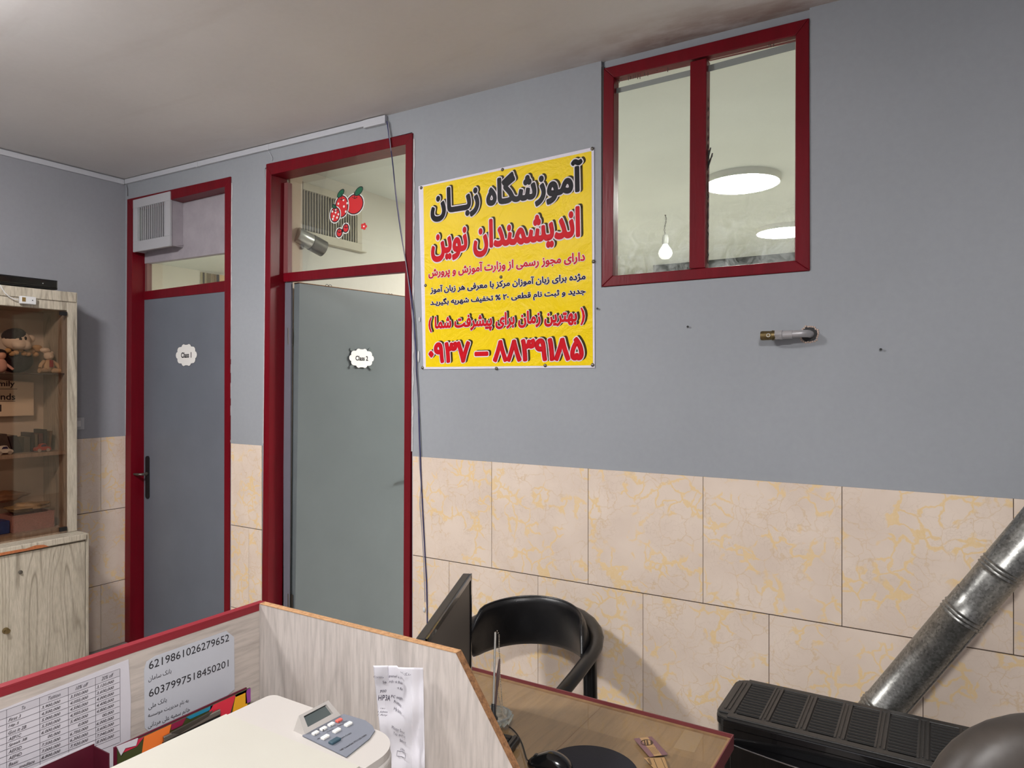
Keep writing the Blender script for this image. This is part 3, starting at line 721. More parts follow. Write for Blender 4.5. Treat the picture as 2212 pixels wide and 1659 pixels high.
q = MB(); q.tube([(1.50, -.004, 3.0), (1.515, -.006, 2.985), (1.53, -.006, 2.96), (1.525, -.005, 2.945)], .002, 6); q.build('loose_clip', M_trunk, cd)
# corner wire
q = MB(); q.tube([(.02, -.004, 3.03), (.03, -.004, 3.0), (.034, -.004, 2.95)], .0025, 6); tag(q.build('stub_wire', M_greyink), 'short grey wire in the corner above the vent box', 'wire')

# ===== loose cables beside door 2
def cable(name, pts, r, m, label, depth=-.007):
    ps = [onY(x, y, d if d is not None else depth) for x, y, d in pts]
    out = []
    for i in range(len(ps) - 1):
        p0, p1, p2, p3 = ps[max(i-1, 0)], ps[i], ps[i+1], ps[min(i+2, len(ps)-1)]
        for k in range(5):
            t = k / 5; out.append(.5 * ((2*p1) + (p2-p0)*t + (2*p0-5*p1+4*p2-p3)*t*t + (3*p1-p0-3*p2+p3)*t**3))
    out.append(ps[-1]); q = MB(); q.tube(out, r, 6); return tag(q.build(name, m), label, 'cable')
N = None
cable('data_cable', [(836,262,-.012),(841,300,-.015),(848,350,-.02),(855,420,-.02),(864,490,-.018),(873,545,-.014),(882,600,-.011),(891,660,-.011),(896,720,-.011),(899,770,-.008),(901,830,N),(905,900,N),(907,960,-.009),(910,1040,-.009),(913,1100,-.009),(918,1200,-.009),(922,1280,-.009),(923,1420,-.009)], .0028, mat('blue_cable', (34, 40, 92), .4), 'thin blue cable hanging from the ceiling duct down past the open door')
cable('data_cable', [(838,262,-.014),(843,310,-.018),(851,380,-.02),(860,450,-.02),(871,530,-.016),(880,590,-.014),(887,650,-.014),(893,720,-.014),(897,790,-.014),(902,860,-.012),(904,930,N),(906,1000,-.013),(909,1050,-.013),(907,1090,-.013),(911,1140,-.013),(915,1210,-.013),(918,1300,-.013)], .0021, mat('grey_cable', (150, 146, 156), .5), 'thin grey cable twisted beside the blue one at the open door')
q = MB(); q.ball(onY(916, 1317, -.008), (.009, .004, .013), 10, 6); q.ball(onY(904, 770, -.004), (.006, .004, .03), 8, 6); q.ball(onY(906, 690, -.004), (.005, .003, .012), 8, 6)
tag(q.build('plaster_dabs', M_white, smooth=True), 'white filler dabs holding the cables beside the open door', 'filler')

# ===== banner
bn = thing('wall_banner', onY(1095, 560), 'yellow and white printed vinyl banner with red and black Persian lettering', 'banner')
PT = [onY(904, 402.5, -.004), onY(1283, 317.5, -.004), onY(1284.5, 794.5, -.004), onY(914.5, 797.5, -.004)]
def vinyl(name, col):
    t = NT(name); t.b.inputs['Base Color'].default_value = s2l(col) + (1,); t.b.inputs['Roughness'].default_value = .38; t.b.inputs['Specular IOR Level'].default_value = .22
    v = t.coord((1, 1, 1)); n = t.noise(v, 5.5, 5, .55, .8); fine = t.node('ShaderNodeTexWave'); fine.inputs['Scale'].default_value = 90; t.link(v, fine.inputs['Vector'])
    ad = t.node('ShaderNodeMath', operation='MULTIPLY_ADD'); t.link(fine.outputs['Fac'], ad.inputs[0]); ad.inputs[1].default_value = .02; t.link(n, ad.inputs[2])
    t.bump(ad.outputs[0], .7, .018); return t.m
M_vw, M_vy = vinyl('vinyl_white', (218, 214, 226)), vinyl('vinyl_yellow', (234, 202, 0))
M_vr, M_vk, M_vo, M_vd, M_vn = mat('ink_red', (196, 10, 28), .5, spec=.12), mat('ink_black', (16, 12, 20), .45, spec=.12), mat('ink_outline', (226, 218, 222), .5, spec=.2), mat('ink_shadow', (58, 48, 8), .5, spec=.12), mat('ink_navy', (24, 14, 52), .5, spec=.12)
q = MB(); q.prism(PT, (0, .0035, 0)); q.build('vinyl_sheet', M_vw, bn)
def PZ(a, c, Y): return onY(880 + a / 3.19, 300 + c / 3.19, Y)
q = MB(); q.prism([PZ(110, 330, -.0048), PZ(1268, 84, -.0048), PZ(1278, 1560, -.0048), PZ(127, 1572, -.0048)], (0, .0007, 0)); q.build('yellow_field', M_vy, bn)
def pline(text, xl, xr, top, bot, col, ow, bold, shadow=True, dig=False, res=2):
    t_ = text if dig else rtl(text)
    Yo = -.0060
    a = PZ(xl, bot[1], 0); r_ = PZ(xr, top[1], 0); zt = PZ(top[0], top[1], 0).z; zb = PZ(bot[0], bot[1], 0).z
    P0 = Vector((a.x, 0, zb)); P1 = Vector((PZ(xr, top[1], 0).x, 0, zb)); up = Vector((0, 0, zt - zb))
    vs, _ = glyphs(t_, bold, 0, res, 0); rb = gbox(vs)
    def at(Y, dx=0, dz=0): d = Vector((dx, Y, dz)); return P0 + d, P1 + d
    if shadow:
        p = at(-.0051, .011, .004); letter('letter_shadow', t_, p[0], p[1], up, M_vd, bn, bold=bold + ow * .9, ref=rb, res=res, bres=1)
    p = at(-.0055); letter('letter_outline', t_, p[0], p[1], up, M_vo, bn, bold=bold + ow, ref=rb, res=res, bres=1)
    p = at(-.0060); letter('lettering', t_, p[0], p[1], up, col, bn, bold=bold, ref=rb, res=res)
pline('آموزشگاه زبــان', 165, 1212, (1215, 132), (200, 575), M_vk, .036, .044)
pline('اندیشمندان نوین', 168, 1195, (1195, 462), (200, 852), M_vr, .036, .044)
pline('دارای مجوز رسمی از وزارت آموزش و پرورش', 150, 1228, (1215, 770), (180, 968), M_vr, .05, .036, False)
pline('مژده برای زبان آموزان مرکز با معرفی هر زبان آموز', 163, 1232, (1195, 918), (200, 1070), M_vn, .05, .036, False)
pline('جدید و ثبت نام قطعی ۲۰ % تخفیف شهریه بگیریـد', 163, 1232, (1040, 1035), (200, 1162), M_vn, .05, .036, False)
pline('( بهترین زمان برای پیشرفت شما )', 150, 1228, (1215, 1160), (170, 1342), M_vr, .04, .045)
pline('۰۹۳۷ – ۸۸۳۹۱۸۵', 150, 1220, (1190, 1362), (700, 1538), M_vr, .035, .05, True, True)
for (a_, c_) in ((95, 337), (655, 212), (1274, 68), (125, 1010), (645, 952), (1282, 845), (104, 1577), (613, 1582), (950, 1562), (1276, 1558)):
    q = MB(); q.lathe(PZ(a_, c_, -.005), [(.008, .002), (.008, -.001), (.005, -.0035), (0, -.0045)], (0, 1, 0), 12); q.build('tack', M_dsteel, bn, smooth=True)

# ===== gas stub with cap through a hole in the wall
gs = thing('gas_pipe_stub', onY(1745, 722, 0), 'short grey capped pipe stub sticking out of a dark hole in the wall', 'pipe')
hc = onY(1748, 722, 0)
q = MB(); q.lathe((hc.x, -.0015, hc.z), [(.028, .001), (.027, -.0006), (.0, -.0008)], (0, 1, 0), 20); q.build('dark_hole', M_black, gs)
q = MB()
for k in range(26):
    t = 2 * math.pi * k / 26; r_ = .0285 + random.uniform(0, .006); q.ball((hc.x + r_ * math.cos(t), -.001, hc.z + r_ * math.sin(t) * .95), (.004, .003, .004), 6, 4)
q.build('crumbled_plaster', mat('plaster_crumbs', (190, 170, 158), .9), gs)
yo = -.05; pz_ = onY(1700, 726, yo).z
p_el = onY(1738, 723, yo)
pts = [(hc.x + .004, .02, hc.z), (hc.x + .004, -.015, hc.z)] + [(hc.x + .004 - .03 * (1 - math.cos(t)), -.02 - .03 * math.sin(t), hc.z) for t in (.3, .7, 1.1, 1.4)] + [(onY(1690, 723, yo).x, yo, hc.z - .002)]
q = MB(); q.tube(pts, .0135, 14); q.build('elbow_pipe', mat('silver_paint_pipe', (168, 166, 168), .35, metal=.3), gs, smooth=True)
xa, xb, xc, xd = onY(1712, 723, yo).x, onY(1690, 723, yo).x, onY(1672, 723, yo).x, onY(1644, 723, yo).x
q = MB(); q.lathe((0, yo, hc.z - .002), [(.0155, xa), (.0155, xb + .002), (.0175, xb), (.0175, xb - .008)], (1, 0, 0), 6 * 3); q.cyl((xb, yo, hc.z - .002), (xc + .004, yo, hc.z - .002), .0185, 6); q.build('coupling_nut', mat('silver_paint_pipe', (168, 166, 168), .35, metal=.3), gs)
q = MB(); q.lathe((0, yo, hc.z - .003), [(.0165, xc + .006), (.018, xc), (.019, xc - .006), (.0165, xc - .008), (.0165, xc - .012), (.0175, xd + .006), (.0165, xd)], (1, 0, 0), 16); q.build('end_plug', M_brass, gs, smooth=True)
q = MB(); pc = Vector(((xc + xd) / 2 + .006, yo - .016, hc.z - .003)); q.tube([pc + Vector((.006 * math.cos(t), 0, .006 * math.sin(t))) for t in [2 * math.pi * k / 14 for k in range(14)]], .0015, 6, closed=True); q.build('bright_ring', mat('bright_ring', (230, 228, 220), .3, metal=.6), gs)
for (x_, y_, l_) in ((1487, 706, 'tiny nail in the wall below the window'), (1903, 755, 'tiny nail in the wall right of the pipe stub'), (1292, 667, 'tiny nail just right of the banner edge')):
    p = onY(x_, y_, 0); q = MB(); q.cyl((p.x, 0.004, p.z), (p.x, -.008, p.z), .0022, 8); q.cyl((p.x, -.008, p.z), (p.x, -.0095, p.z), .0045, 8); tag(q.build('nail', M_black), l_, 'nail')

# ===== light switch on the left wall
sw = thing('wall_socket', (0, -.31, 1.35), 'grey-white wall switch half hidden behind the display cabinet', 'switch')
q = MB(); q.box((.0002, -.345, 1.345), (.010, -.278, 1.425)); q.build('cover_plate', mat('greyed_plastic', (168, 168, 172), .4), sw, bevel=.003)
q = MB(); q.box((.010, -.335, 1.365), (.014, -.303, 1.405)); q.build('rocker', M_white, sw, bevel=.002)

# ================================================================== DISPLAY CABINET on the left wall
YR, YL = -.473, -1.65        # right and left ends
XU, XL = .30, .42            # front planes of upper and lower unit
cb = thing('display_cabinet', (.2, -1.0, FZ), 'tall grey striped laminate cabinet with smoked glass doors and worn ledge', 'cabinet')
ZL = .739; ZU = 2.21
q = MB(); q.box((.003, -.4625 - .005, ZL), (XU, -.527, ZU)); q.build('side_board', M_cab, cb, bevel=.004)
q = MB(); q.box((.003, YL, ZL), (XU, YL + .045, ZU)); q.build('side_board', M_cab, cb, bevel=.004)
ztr = onX(145, 671, XU).z
q = MB(); q.box((.003, YL + .045, ztr), (XU - .001, -.527, ZU - .003)); q.build('top_board', M_cabh, cb, bevel=.004)
q = MB(); q.box((XU - .001, YL + .02, ZU - .062), (XU + .009, -.478, ZU - .002)); q.build('top_moulding', M_cabh, cb, bevel=.004, seg=3)
q = MB(); q.box((.003, YL + .045, ZL), (.010, -.527, ztr)); q.build('back_board', mat('cabinet_back', (206, 192, 176), .7), cb)
q = MB(); q.box((.010, YL + .045, ZL), (XU - .004, -.527, ZL + .04)); q.build('bottom_board', M_cabin, cb)
zs1 = onX(120, 806, XU - .03).z; zs2 = onX(120, 975, XU - .02).z
q = MB(); q.box((.011, YL + .046, zs1 - .008), (XU - .03, -.528, zs1)); q.build('glass_shelf', mat('shelf_dark', (80, 70, 62), .3), cb)
q = MB(); q.box((.011, YL + .046, zs2 - .022), (XU - .02, -.528, zs2)); q.build('shelf', M_cabin, cb)
for y0, y1 in ((-.530, -1.085), (-1.090, -1.60)):
    q = MB(); q.box((XU - .002, y1, ZL + .012), (XU + .004, y0, ztr - .004)); dd = q.build('glass_door', M_smoke, cb)
    for z in (ZL + .015, ztr - .032):
        if y0 == -.530: q = MB(); q.box((XU + .0045, y0 - .045, z), (XU + .012, y0 - .002, z + .024)); q.build('hinge', M_black, dd)
# lower unit
q = MB(); q.box((.003, -.4605, FZ), (XL, -.478, ZL - .002)); q.build('side_board', M_cab, cb, bevel=.003)
q = MB(); q.box((.003, YL, FZ), (XL, YL + .02, ZL - .002)); q.build('side_board', M_cab, cb, bevel=.003)
q = MB(); q.box((.003, YL, ZL - .045), (XL - .01, -.479, ZL)); q.build('ledge_board', M_cabh, cb, bevel=.004)
q = MB(); q.box((XL - .01, YL, ZL - .036), (XL + .012, -.480, ZL + .001)); lp = q.build('ledge_lip', M_cabh, cb, bevel=.005, seg=3)
# torn lip edge showing chipboard
ytA, ytB = onX(-30, 1190, XL + .013).y, onX(105, 1190, XL + .013).y
pts = [(XL + .0125, ytA, ZL - .038), (XL + .0125, ytB, ZL - .036)]
for k in range(13):
    y = ytB + (ytA - ytB) * k / 13; h_ = .012 + (.014 * random.random() if k < 6 else .002)
    pts.append((XL + .0125, y, ZL - .036 + h_ * (1 if k else .1)))
q = MB(); q.prism(pts, (.0012, 0, 0)); q.build('torn_edge', mat('orange_chipboard', (166, 98, 58), .9, var=.2, vscale=90), cb)
for y0, y1 in ((-.481, -1.06), (-1.064, -1.63)):
    q = MB(); q.box((XL - .016, y1, FZ + .03), (XL, y0, ZL - .046)); dd = q.build('door', M_cab, cb, bevel=.002)
    if y0 == -.481:
        p = onX(44, 1236, XL); q = MB(); q.lathe((XL, p.y, p.z), [(.011, 0), (.011, .004), (.006, .006), (.007, .012), (0, .013)], (1, 0, 0), 14); q.build('keyhole', M_dsteel, dd, smooth=True)
        p = onX(12, 1362, XL); q = MB(); q.lathe((XL, p.y, p.z), [(.017, 0), (.017, .003), (.009, .006), (.009, .02), (.014, .026), (0, .029)], (1, 0, 0), 16); q.build('knob', M_brass, dd, smooth=True)
# ---- things in the cabinet
def inside(x, y, X): return onX(x, y, X)
SH1, SH2, SH0 = zs1 + .0005, zs2 + .0005, ZL + .0405
# dog plush
c_ = inside(40, 770, .16); px_ = .1
dg_ = thing('plush_dog', (.15, c_.y, SH1), 'white plush dog with dark cap and black suit on the top shelf', 'soft toy')
M_pl = mat('white_plush', (222, 206, 188), .95, bump=.6, bscale=140); M_dk = mat('charcoal_plush', (44, 46, 50), .95, bump=.5, bscale=140); M_or = mat('orange_plush', (190, 152, 104), .95, bump=.6, bscale=120)
y0 = inside(40, 770, .16).y; z0 = SH1
q = MB(); q.ball((.115, y0 + .005, z0 + .075), (.06, .092, .075), 18, 12); q.build('body', M_dk, dg_, smooth=True)
hz = inside(35, 735, .18).z
q = MB(); q.ball((.15, y0 - .005, hz), (.065, .075, .06), 18, 12); q.ball((.20, y0 - .012, hz - .025), (.04, .04, .03), 14, 9); q.ball((.205, y0 + .018, hz - .028), (.03, .03, .026), 14, 9); q.build('head', M_pl, dg_, smooth=True)
q = MB(); q.ball((.15, y0 - .02, hz + .028), (.068, .062, .045), 16, 9, Matrix.Rotation(.25, 3, 'X')); q.build('cap', M_dk, dg_, smooth=True)
q = MB(); q.ball((.213, y0 - .012, hz + .006), (.008, .008, .012), 10, 8); q.ball((.208, y0 + .016, hz + .012), (.008, .008, .012), 10, 8); q.build('eyes', M_blackg, dg_, smooth=True)
q = MB(); q.ball((.14, y0 + .075, hz + .015), (.02, .022, .024), 12, 8); q.build('ear', M_pl, dg_, smooth=True)
q = MB()
for k in range(9): q.ball((.17, y0 - .08 + k * .021, z0 + .125 - abs(k - 4) * .002 + .012 * math.sin(k * 2)), (.02, .016, .015), 10, 7)
q.ball((.16, y0 + .10, z0 + .15), (.022, .03, .022), 12, 8); q.build('ruff', M_or, dg_, smooth=True)
q = MB(); q.ball((.18, y0 + .135, z0 + .14), (.018, .03, .016), 12, 8); q.build('paw', M_pl, dg_, smooth=True)
# teddy
ty = inside(108, 790, .2).y
tb = thing('teddy_bear', (.2, ty, SH1), 'small sitting tan teddy bear with red scarf at the right end of the top shelf', 'soft toy')
M_tan = mat('tan_plush', (194, 166, 132), .95, bump=.5, bscale=160)
q = MB(); q.ball((.18, ty, z0 + .042), (.03, .034, .042), 14, 10)
for s_ in (-1, 1):
    q.tube([(.19, ty + s_ * .018, z0 + .016), (.215, ty + s_ * .045, z0 + .014), (.22, ty + s_ * .07, z0 + .013)], [.018, .015, .014], 10)
    q.tube([(.18, ty + s_ * .022, z0 + .07), (.19, ty + s_ * .045, z0 + .05), (.2, ty + s_ * .055, z0 + .03)], [.014, .012, .010], 10)
q.build('body', M_tan, tb, smooth=True)
q = MB(); q.ball((.185, ty, z0 + .105), (.026, .027, .025), 14, 10); q.ball((.207, ty, z0 + .098), (.012, .012, .010), 10, 7)
for s_ in (-1, 1): q.ball((.18, ty + s_ * .02, z0 + .126), (.006, .009, .009), 8, 6)
q.build('head', M_pl, tb, smooth=True)
q = MB(); q.box((.209, ty - .008, z0 + .035), (.216, ty + .012, z0 + .08)); q.build('scarf', mat('red_cloth', (150, 28, 26), .9), tb, bevel=.002)
# doll at the left edge
yd = inside(2, 790, .22).y
dl = thing('rag_doll', (.22, yd, SH1), 'small dark-haired doll at the left edge of the top shelf', 'doll')
q = MB(); q.ball((.22, yd, z0 + .04), (.03, .032, .042), 14, 9); q.tube([(.23, yd + .02, z0 + .05), (.24, yd + .04, z0 + .03), (.25, yd + .05, z0 + .018)], .008, 8); q.build('body', mat('pink_cloth', (206, 160, 146), .9), dl, smooth=True)
q = MB(); q.ball((.22, yd, z0 + .10), (.026, .026, .026), 14, 9); q.build('head', mat('doll_skin', (214, 164, 140), .6), dl, smooth=True)
q = MB(); q.ball((.213, yd, z0 + .112), (.028, .032, .024), 14, 9); q.build('hair', M_black, dl, smooth=True)
# printed sheet
ps = thing('printed_sheet', (.05, -1.0, SH2), 'cream paper with bold underlined words inside the cabinet, middle shelf', 'paper')
Xs = .06
TL_, TR_, BR_, BL_ = inside(-60, 815, Xs), inside(73, 826, Xs), inside(73, 897, Xs), inside(-60, 902, Xs)
q = MB(); q.prism([TL_, TR_, BR_, BL_], (-.0012, 0, 0)); q.build('sheet', mat('cream_paper', (226, 208, 184), .8), ps)
q = MB()
for txt, x0_, x1_, yt, yb in (('mily', -4, 32, 823, 838), ('inds', -4, 33, 850, 864), ('l', 0, 3, 874, 889)):
    a_, c_ = inside(x0_, yb, Xs + .001), inside(x1_, yb, Xs + .001); letter('lettering', txt, a_, c_, (0, 0, inside(x1_, yt, Xs).z - c_.z), M_ink, ps, bold=.02)
for x0_, x1_, yy in ((-60, 37, 841), (-60, 33, 867)):
    a_, c_ = inside(x0_, yy, Xs + .001), inside(x1_, yy, Xs + .001); q.prism([a_, c_, c_ + Vector((0, 0, .003)), a_ + Vector((0, 0, .003))], (.0005, 0, 0))
q.build('underline', M_ink, ps)
# books on middle shelf
cols = [(70, 60, 54), (46, 44, 46), (90, 84, 74), (52, 42, 40), (112, 100, 84), (86, 34, 30), (60, 56, 54), (120, 96, 70)]
bxs = [(-2, 22), (24, 44), (46, 60), (62, 68), (70, 76), (78, 88), (90, 96), (98, 104)]
labs = ['leaning brownish book near the left of the middle shelf', 'thick black book behind the toy car, leaning', 'grey book with worn spine on the middle shelf', 'narrow dark brown book beside the grey one', 'thin beige book left of the dark red one', 'dark red book behind the toy car', 'slim dark grey book right of the dark red one', 'thin tan book standing at the right end of the middle shelf']
for i, ((xa_, xb_), cl) in enumerate(zip(bxs, cols)):
    ya, yb_ = inside(xa_, 960, .16).y, inside(xb_, 960, .16).y; h_ = .115 - .012 * (i % 3) + (.015 if i > 4 else 0); lean = -.03 if i in (0, 1) else (.012 if i == 7 else 0)
    t_ = thing('book', (.1, (ya + yb_) / 2, SH2), labs[i], 'book', 'books on the middle cabinet shelf')
    cv = mat('book_cover_%d' % i, cl, .6, var=.2, vscale=30)
    q = MB(); q.prism([(.19, ya, SH2), (.19, yb_, SH2), (.19, yb_ + lean, SH2 + h_), (.19, ya + lean, SH2 + h_)], (-.003, 0, 0))
    for yy in (ya, yb_ - .002): q.prism([(.19, yy, SH2), (.19, yy + .002, SH2), (.19, yy + .002 + lean, SH2 + h_), (.19, yy + lean, SH2 + h_)], (-.13, 0, 0))
    q.build('cover', cv, t_)
    q = MB(); q.prism([(.186, ya + .002, SH2 + .003), (.186, yb_ - .002, SH2 + .003), (.186, yb_ - .002 + lean, SH2 + h_ - .003), (.186, ya + .002 + lean, SH2 + h_ - .003)], (-.12, 0, 0)); q.build('pages', mat('page_edge', (190, 176, 150), .9), t_)
# toy cars
def toy_car(yc, L, label, body, X=.235):
    t_ = thing('toy_car', (X, yc, SH2), label, 'toy car'); z = SH2
    prof = [(-.5, .10), (-.5, .26), (-.42, .33), (-.24, .36), (-.12, .55), (.12, .58), (.26, .36), (.45, .30), (.5, .22), (.5, .10)]
    q = MB(); q.prism([(X - L * .22, yc + a * L, z + b * L) for a, b in prof], (L * .44, 0, 0)); q.build('body', body, t_, bevel=L * .03)
    q = MB(); q.prism([(X + L * .225, yc + a * L, z + b * L) for a, b in ((-.2, .37), (-.10, .51), (.11, .53), (.2, .37))], (.0008, 0, 0)); q.build('side_window', mat('toy_window', (40, 42, 80), .2), t_)
    for s_ in (-1, 1):
        for k in (-.28, .28):
            q = MB(); q.cyl((X + s_ * L * .16, yc + k * L, z + L * .12), (X + s_ * L * .26, yc + k * L, z + L * .12), L * .12, 14); q.cyl((X + s_ * L * .262, yc + k * L, z + L * .12), (X + s_ * L * .268, yc + k * L, z + L * .12), L * .06, 10); q.build('wheel', mat('toy_wheel', (170, 160, 150), .4), t_)
ycar = inside(92, 968, .24).y
toy_car(ycar, .085, 'small red toy car at the right of the middle shelf', mat('toy_red', (168, 56, 40), .35))
yw = inside(8, 968, .24).y
toy_car(yw, .09, 'white toy car with black windows at the left of the middle shelf', mat('toy_white', (214, 208, 196), .35))
# bottom: basket, bags
bk = thing('plastic_basket', (.2, inside(70, 1130, .2).y, SH0), 'pink perforated plastic basket on the cabinet bottom', 'basket')
by0, by1 = inside(26, 1130, .25).y, inside(117, 1130, .25).y; zt_ = inside(110, 1104, .25).z
M_pk = mat('pink_basket', (176, 128, 120), .6, var=.15, vscale=110, bump=.8, bscale=170)
q = MB(); q.prism([(.25, by0 + .006, SH0), (.25, by1 - .006, SH0), (.255, by1, zt_), (.255, by0, zt_)], (-.003, 0, 0))
q.box((.10, by0, SH0), (.103, by1, zt_)); q.box((.10, by0, SH0), (.25, by0 + .003, zt_)); q.box((.10, by1 - .003, SH0), (.252, by1, zt_)); q.box((.10, by0, SH0), (.25, by1, SH0 + .003)); q.build('tub', M_pk, bk)
q = MB(); q.tube([(.256, by0, zt_), (.256, by1, zt_), (.10, by1, zt_), (.10, by0, zt_)], .003, 6, closed=True); q.build('rim', M_pk, bk)
# holes row pattern is real: small studs
M_bag = mat('brown_bag_film', (120, 86, 60), .35, var=.35, vscale=18, bump=.9, bscale=22)
def crumple(name, c, r, m, label, amp=.25, seed=1, cat='bag'):
    rnd = random.Random(seed); q = MB(); q.ball(c, r, 26, 16)
    ph = [rnd.uniform(0, 6.28) for _ in range(8)]
    for v in q.v:
        d = v - Vector(c); k = 1 + amp * .5 * (math.sin(d.x / r[0] * 4 + ph[0]) * math.sin(d.y / r[1] * 6 + ph[1]) + .7 * math.sin(d.z / r[2] * 7 + ph[2] + d.y / r[1] * 3)) * .6
        v.x, v.y, v.z = c[0] + d.x * k, c[1] + d.y * k, c[2] + d.z * k
    return tag(q.build(name, m, smooth=True), label, cat)
cy_ = (by0 + by1) / 2
crumple('plastic_bag', (.17, cy_ + .0, zt_ + .032), (.062, .115, .026), mat('yellowish_bag_film', (168, 140, 98), .35, var=.4, vscale=14, bump=.9, bscale=25), 'crumpled yellowish plastic bag lying on the pink basket', .6, 3)
crumple('plastic_bag', (.12, cy_ - .11, zt_ + .105), (.06, .12, .035), M_bag, 'dark brown bag heaped behind the yellowish bag', .55, 5)
q = MB(); yb2 = inside(18, 1130, .22).y; q.box((.14, yb2 - .09, SH0), (.24, yb2, SH0 + .075)); tag(q.build('blue_packet', mat('blue_packet', (36, 70, 130), .4, var=.3, vscale=20), bevel=.004), 'blue packet left of the pink basket', 'packet')
# dvr on top
yv0, yv1 = inside(-60, 610, .26).y, onX(124, 610, .28).y
dv = thing('video_recorder', (.15, (yv0 + yv1) / 2, ZU), 'flat black recorder box lying on top of the cabinet', 'recorder')
q = MB(); zv = onX(115, 601, .29).z
q.box((.04, yv0 - .1, ZU + .006), (.285, yv1, ZU + .062)); q.build('case', mat('recorder_black', (20, 20, 24), .35), dv, bevel=.004)
q = MB(); q.prism([(.285, yv0 - .1, ZU + .012), (.285, yv1 - .004, ZU + .012), (.295, yv1 - .010, ZU + .018), (.295, yv0 - .1, ZU + .018)], (0, 0, .038)); q.build('front_fascia', M_blackg, dv, bevel=.003)
q = MB(); pl_ = onX(93, 616, .297); q.lathe((.2955, pl_.y, ZU + .034), [(.003, 0), (.002, .002)], (1, 0, 0), 8); q.build('indicator', M_white, dv)
for k in range(2): q = MB(); q.cyl((.25, yv1 - .03 - k * .25, ZU + .0003), (.25, yv1 - .03 - k * .25, ZU + .006), .012, 12); q.build('foot', M_black, dv)
# adapter
aw = onX(40, 646, XU + .01); ae = onX(74, 646, XU + .01)
ad_ = thing('power_adapter', (XU + .02, aw.y, aw.z), 'small white adapter box stuck on the cabinet top rail', 'adapter')
q = MB(); q.box((XU + .0095, aw.y, aw.z - .026), (XU + .035, ae.y, aw.z + .018)); q.build('case', M_white, ad_, bevel=.004)
q = MB(); q.box((XU + .035, aw.y + .008, aw.z - .014), (XU + .0362, aw.y + .026, aw.z + .010)); q.build('label_patch', mat('brass_patch', (120, 96, 50), .5), ad_)
q = MB(); q.cyl((XU + .035, ae.y - .02, aw.z - .003), (XU + .0365, ae.y - .02, aw.z - .003), .003, 8); q.build('button', M_black, ad_)
q = MB(); q.tube([onX(x, y, XU + .022) for x, y in ((-40, 575), (-15, 598), (0, 616), (10, 632), (20, 641), (30, 646), (39, 647))], .003, 8); q.build('cord', M_white, ad_, smooth=True)

# ================================================================== RECEPTION DESK
DZ = .73; PXL = 3.49; PYR = -1.655; PTOP = 1.14
k1 = onZ(1582, 1589, DZ); DX1 = k1.x; DY1 = k1.y; DY0 = -2.9
dk = thing('reception_desk', (3.9, -1.8, FZ), 'reception desk with pale wood dividers, brown glass-covered top and dark red edging', 'desk')
M_dtop = laminate('tan_wood_top', (154, 124, 90), (130, 102, 73), 'Y', .6, contrast=.15)
q = MB(); q.box((PXL + .001, DY0, DZ - .035), (DX1, DY1, DZ - .008)); q.build('desk_board', M_dtop, dk)
M_edge = mat('dark_red_edging', (102, 44, 48), .45)
q = MB(); q.box((PXL + .02, DY1, DZ - .036), (DX1 + .003, DY1 + .004, DZ + .002)); q.box((DX1, DY0, DZ - .036), (DX1 + .003, DY1, DZ + .002)); q.build('edging', M_edge, dk)
q = MB(); q.box((PXL + .03, DY0 + .01, DZ - .0075), (DX1 - .010, DY1 - .012, DZ)); q.build('glass_top', glass('desk_glass', (.93, .93, .91), refl=.04, edge=.12), dk)
q = MB(); q.box((DX1 - .030, DY0, FZ), (DX1 - .012, DY1 - .03, DZ - .0355)); q.build('side_panel', mat('maroon_panel', (86, 60, 62), .5), dk)
q = MB(); q.box((PXL + .02, DY1 - .035, .1), (DX1 - .031, DY1 - .02, DZ - .0355)); q.build('back_panel', M_divZ, dk)
# left divider
lc = [onX(556, 1305, PXL)]
q = MB(); q.box((PXL - .016, DY0, FZ), (PXL, PYR + .016, PTOP - .0035)); q.build('side_divider', M_divY, dk)
q = MB(); q.box((PXL - .017, DY0, PTOP - .0035), (PXL + .0008, PYR + .017, PTOP)); q.build('red_edging', mat('bright_red_edging', (128, 20, 34), .4), dk)
q = MB(); q.box((PXL + .0001, DY0, PTOP - .016), (PXL + .001, PYR - .001, PTOP - .0036)); q.build('red_edging', mat('bright_red_edging', (128, 20, 34), .4), dk)
# right divider with cut corner
c1 = onY(985, 1411, PYR); c2 = onY(1108, 1659, PYR)
slope = (c2.z - c1.z) / (c2.x - c1.x); xe = c1.x + (DZ - c1.z) / slope
poly = [(PXL + .001, PYR, DZ), (xe, PYR, DZ), (c1.x, PYR, PTOP - .001), (PXL + .001, PYR, PTOP - .001)]
q = MB(); q.prism(poly, (0, .016, 0)); q.build('cross_divider', M_divZ, dk)
q = MB(); q.prism([(PXL + .001, PYR - .0005, PTOP - .001), (c1.x + .0005, PYR - .0005, PTOP - .001), (c1.x + .0005, PYR + .0165, PTOP - .001), (PXL + .001, PYR + .0165, PTOP - .001)], (0, 0, .0012)); q.build('raw_edge', M_mdf, dk)
dn = Vector((-slope, 0, 1)).normalized()
q = MB(); a_ = Vector((c1.x, PYR - .0005, PTOP - .001)); c_ = Vector((xe, PYR - .0005, DZ)); q.prism([a_, c_, c_ + Vector((0, .017, 0)), a_ + Vector((0, .017, 0))], dn * .0012); q.build('raw_edge', M_mdf_dark, dk)

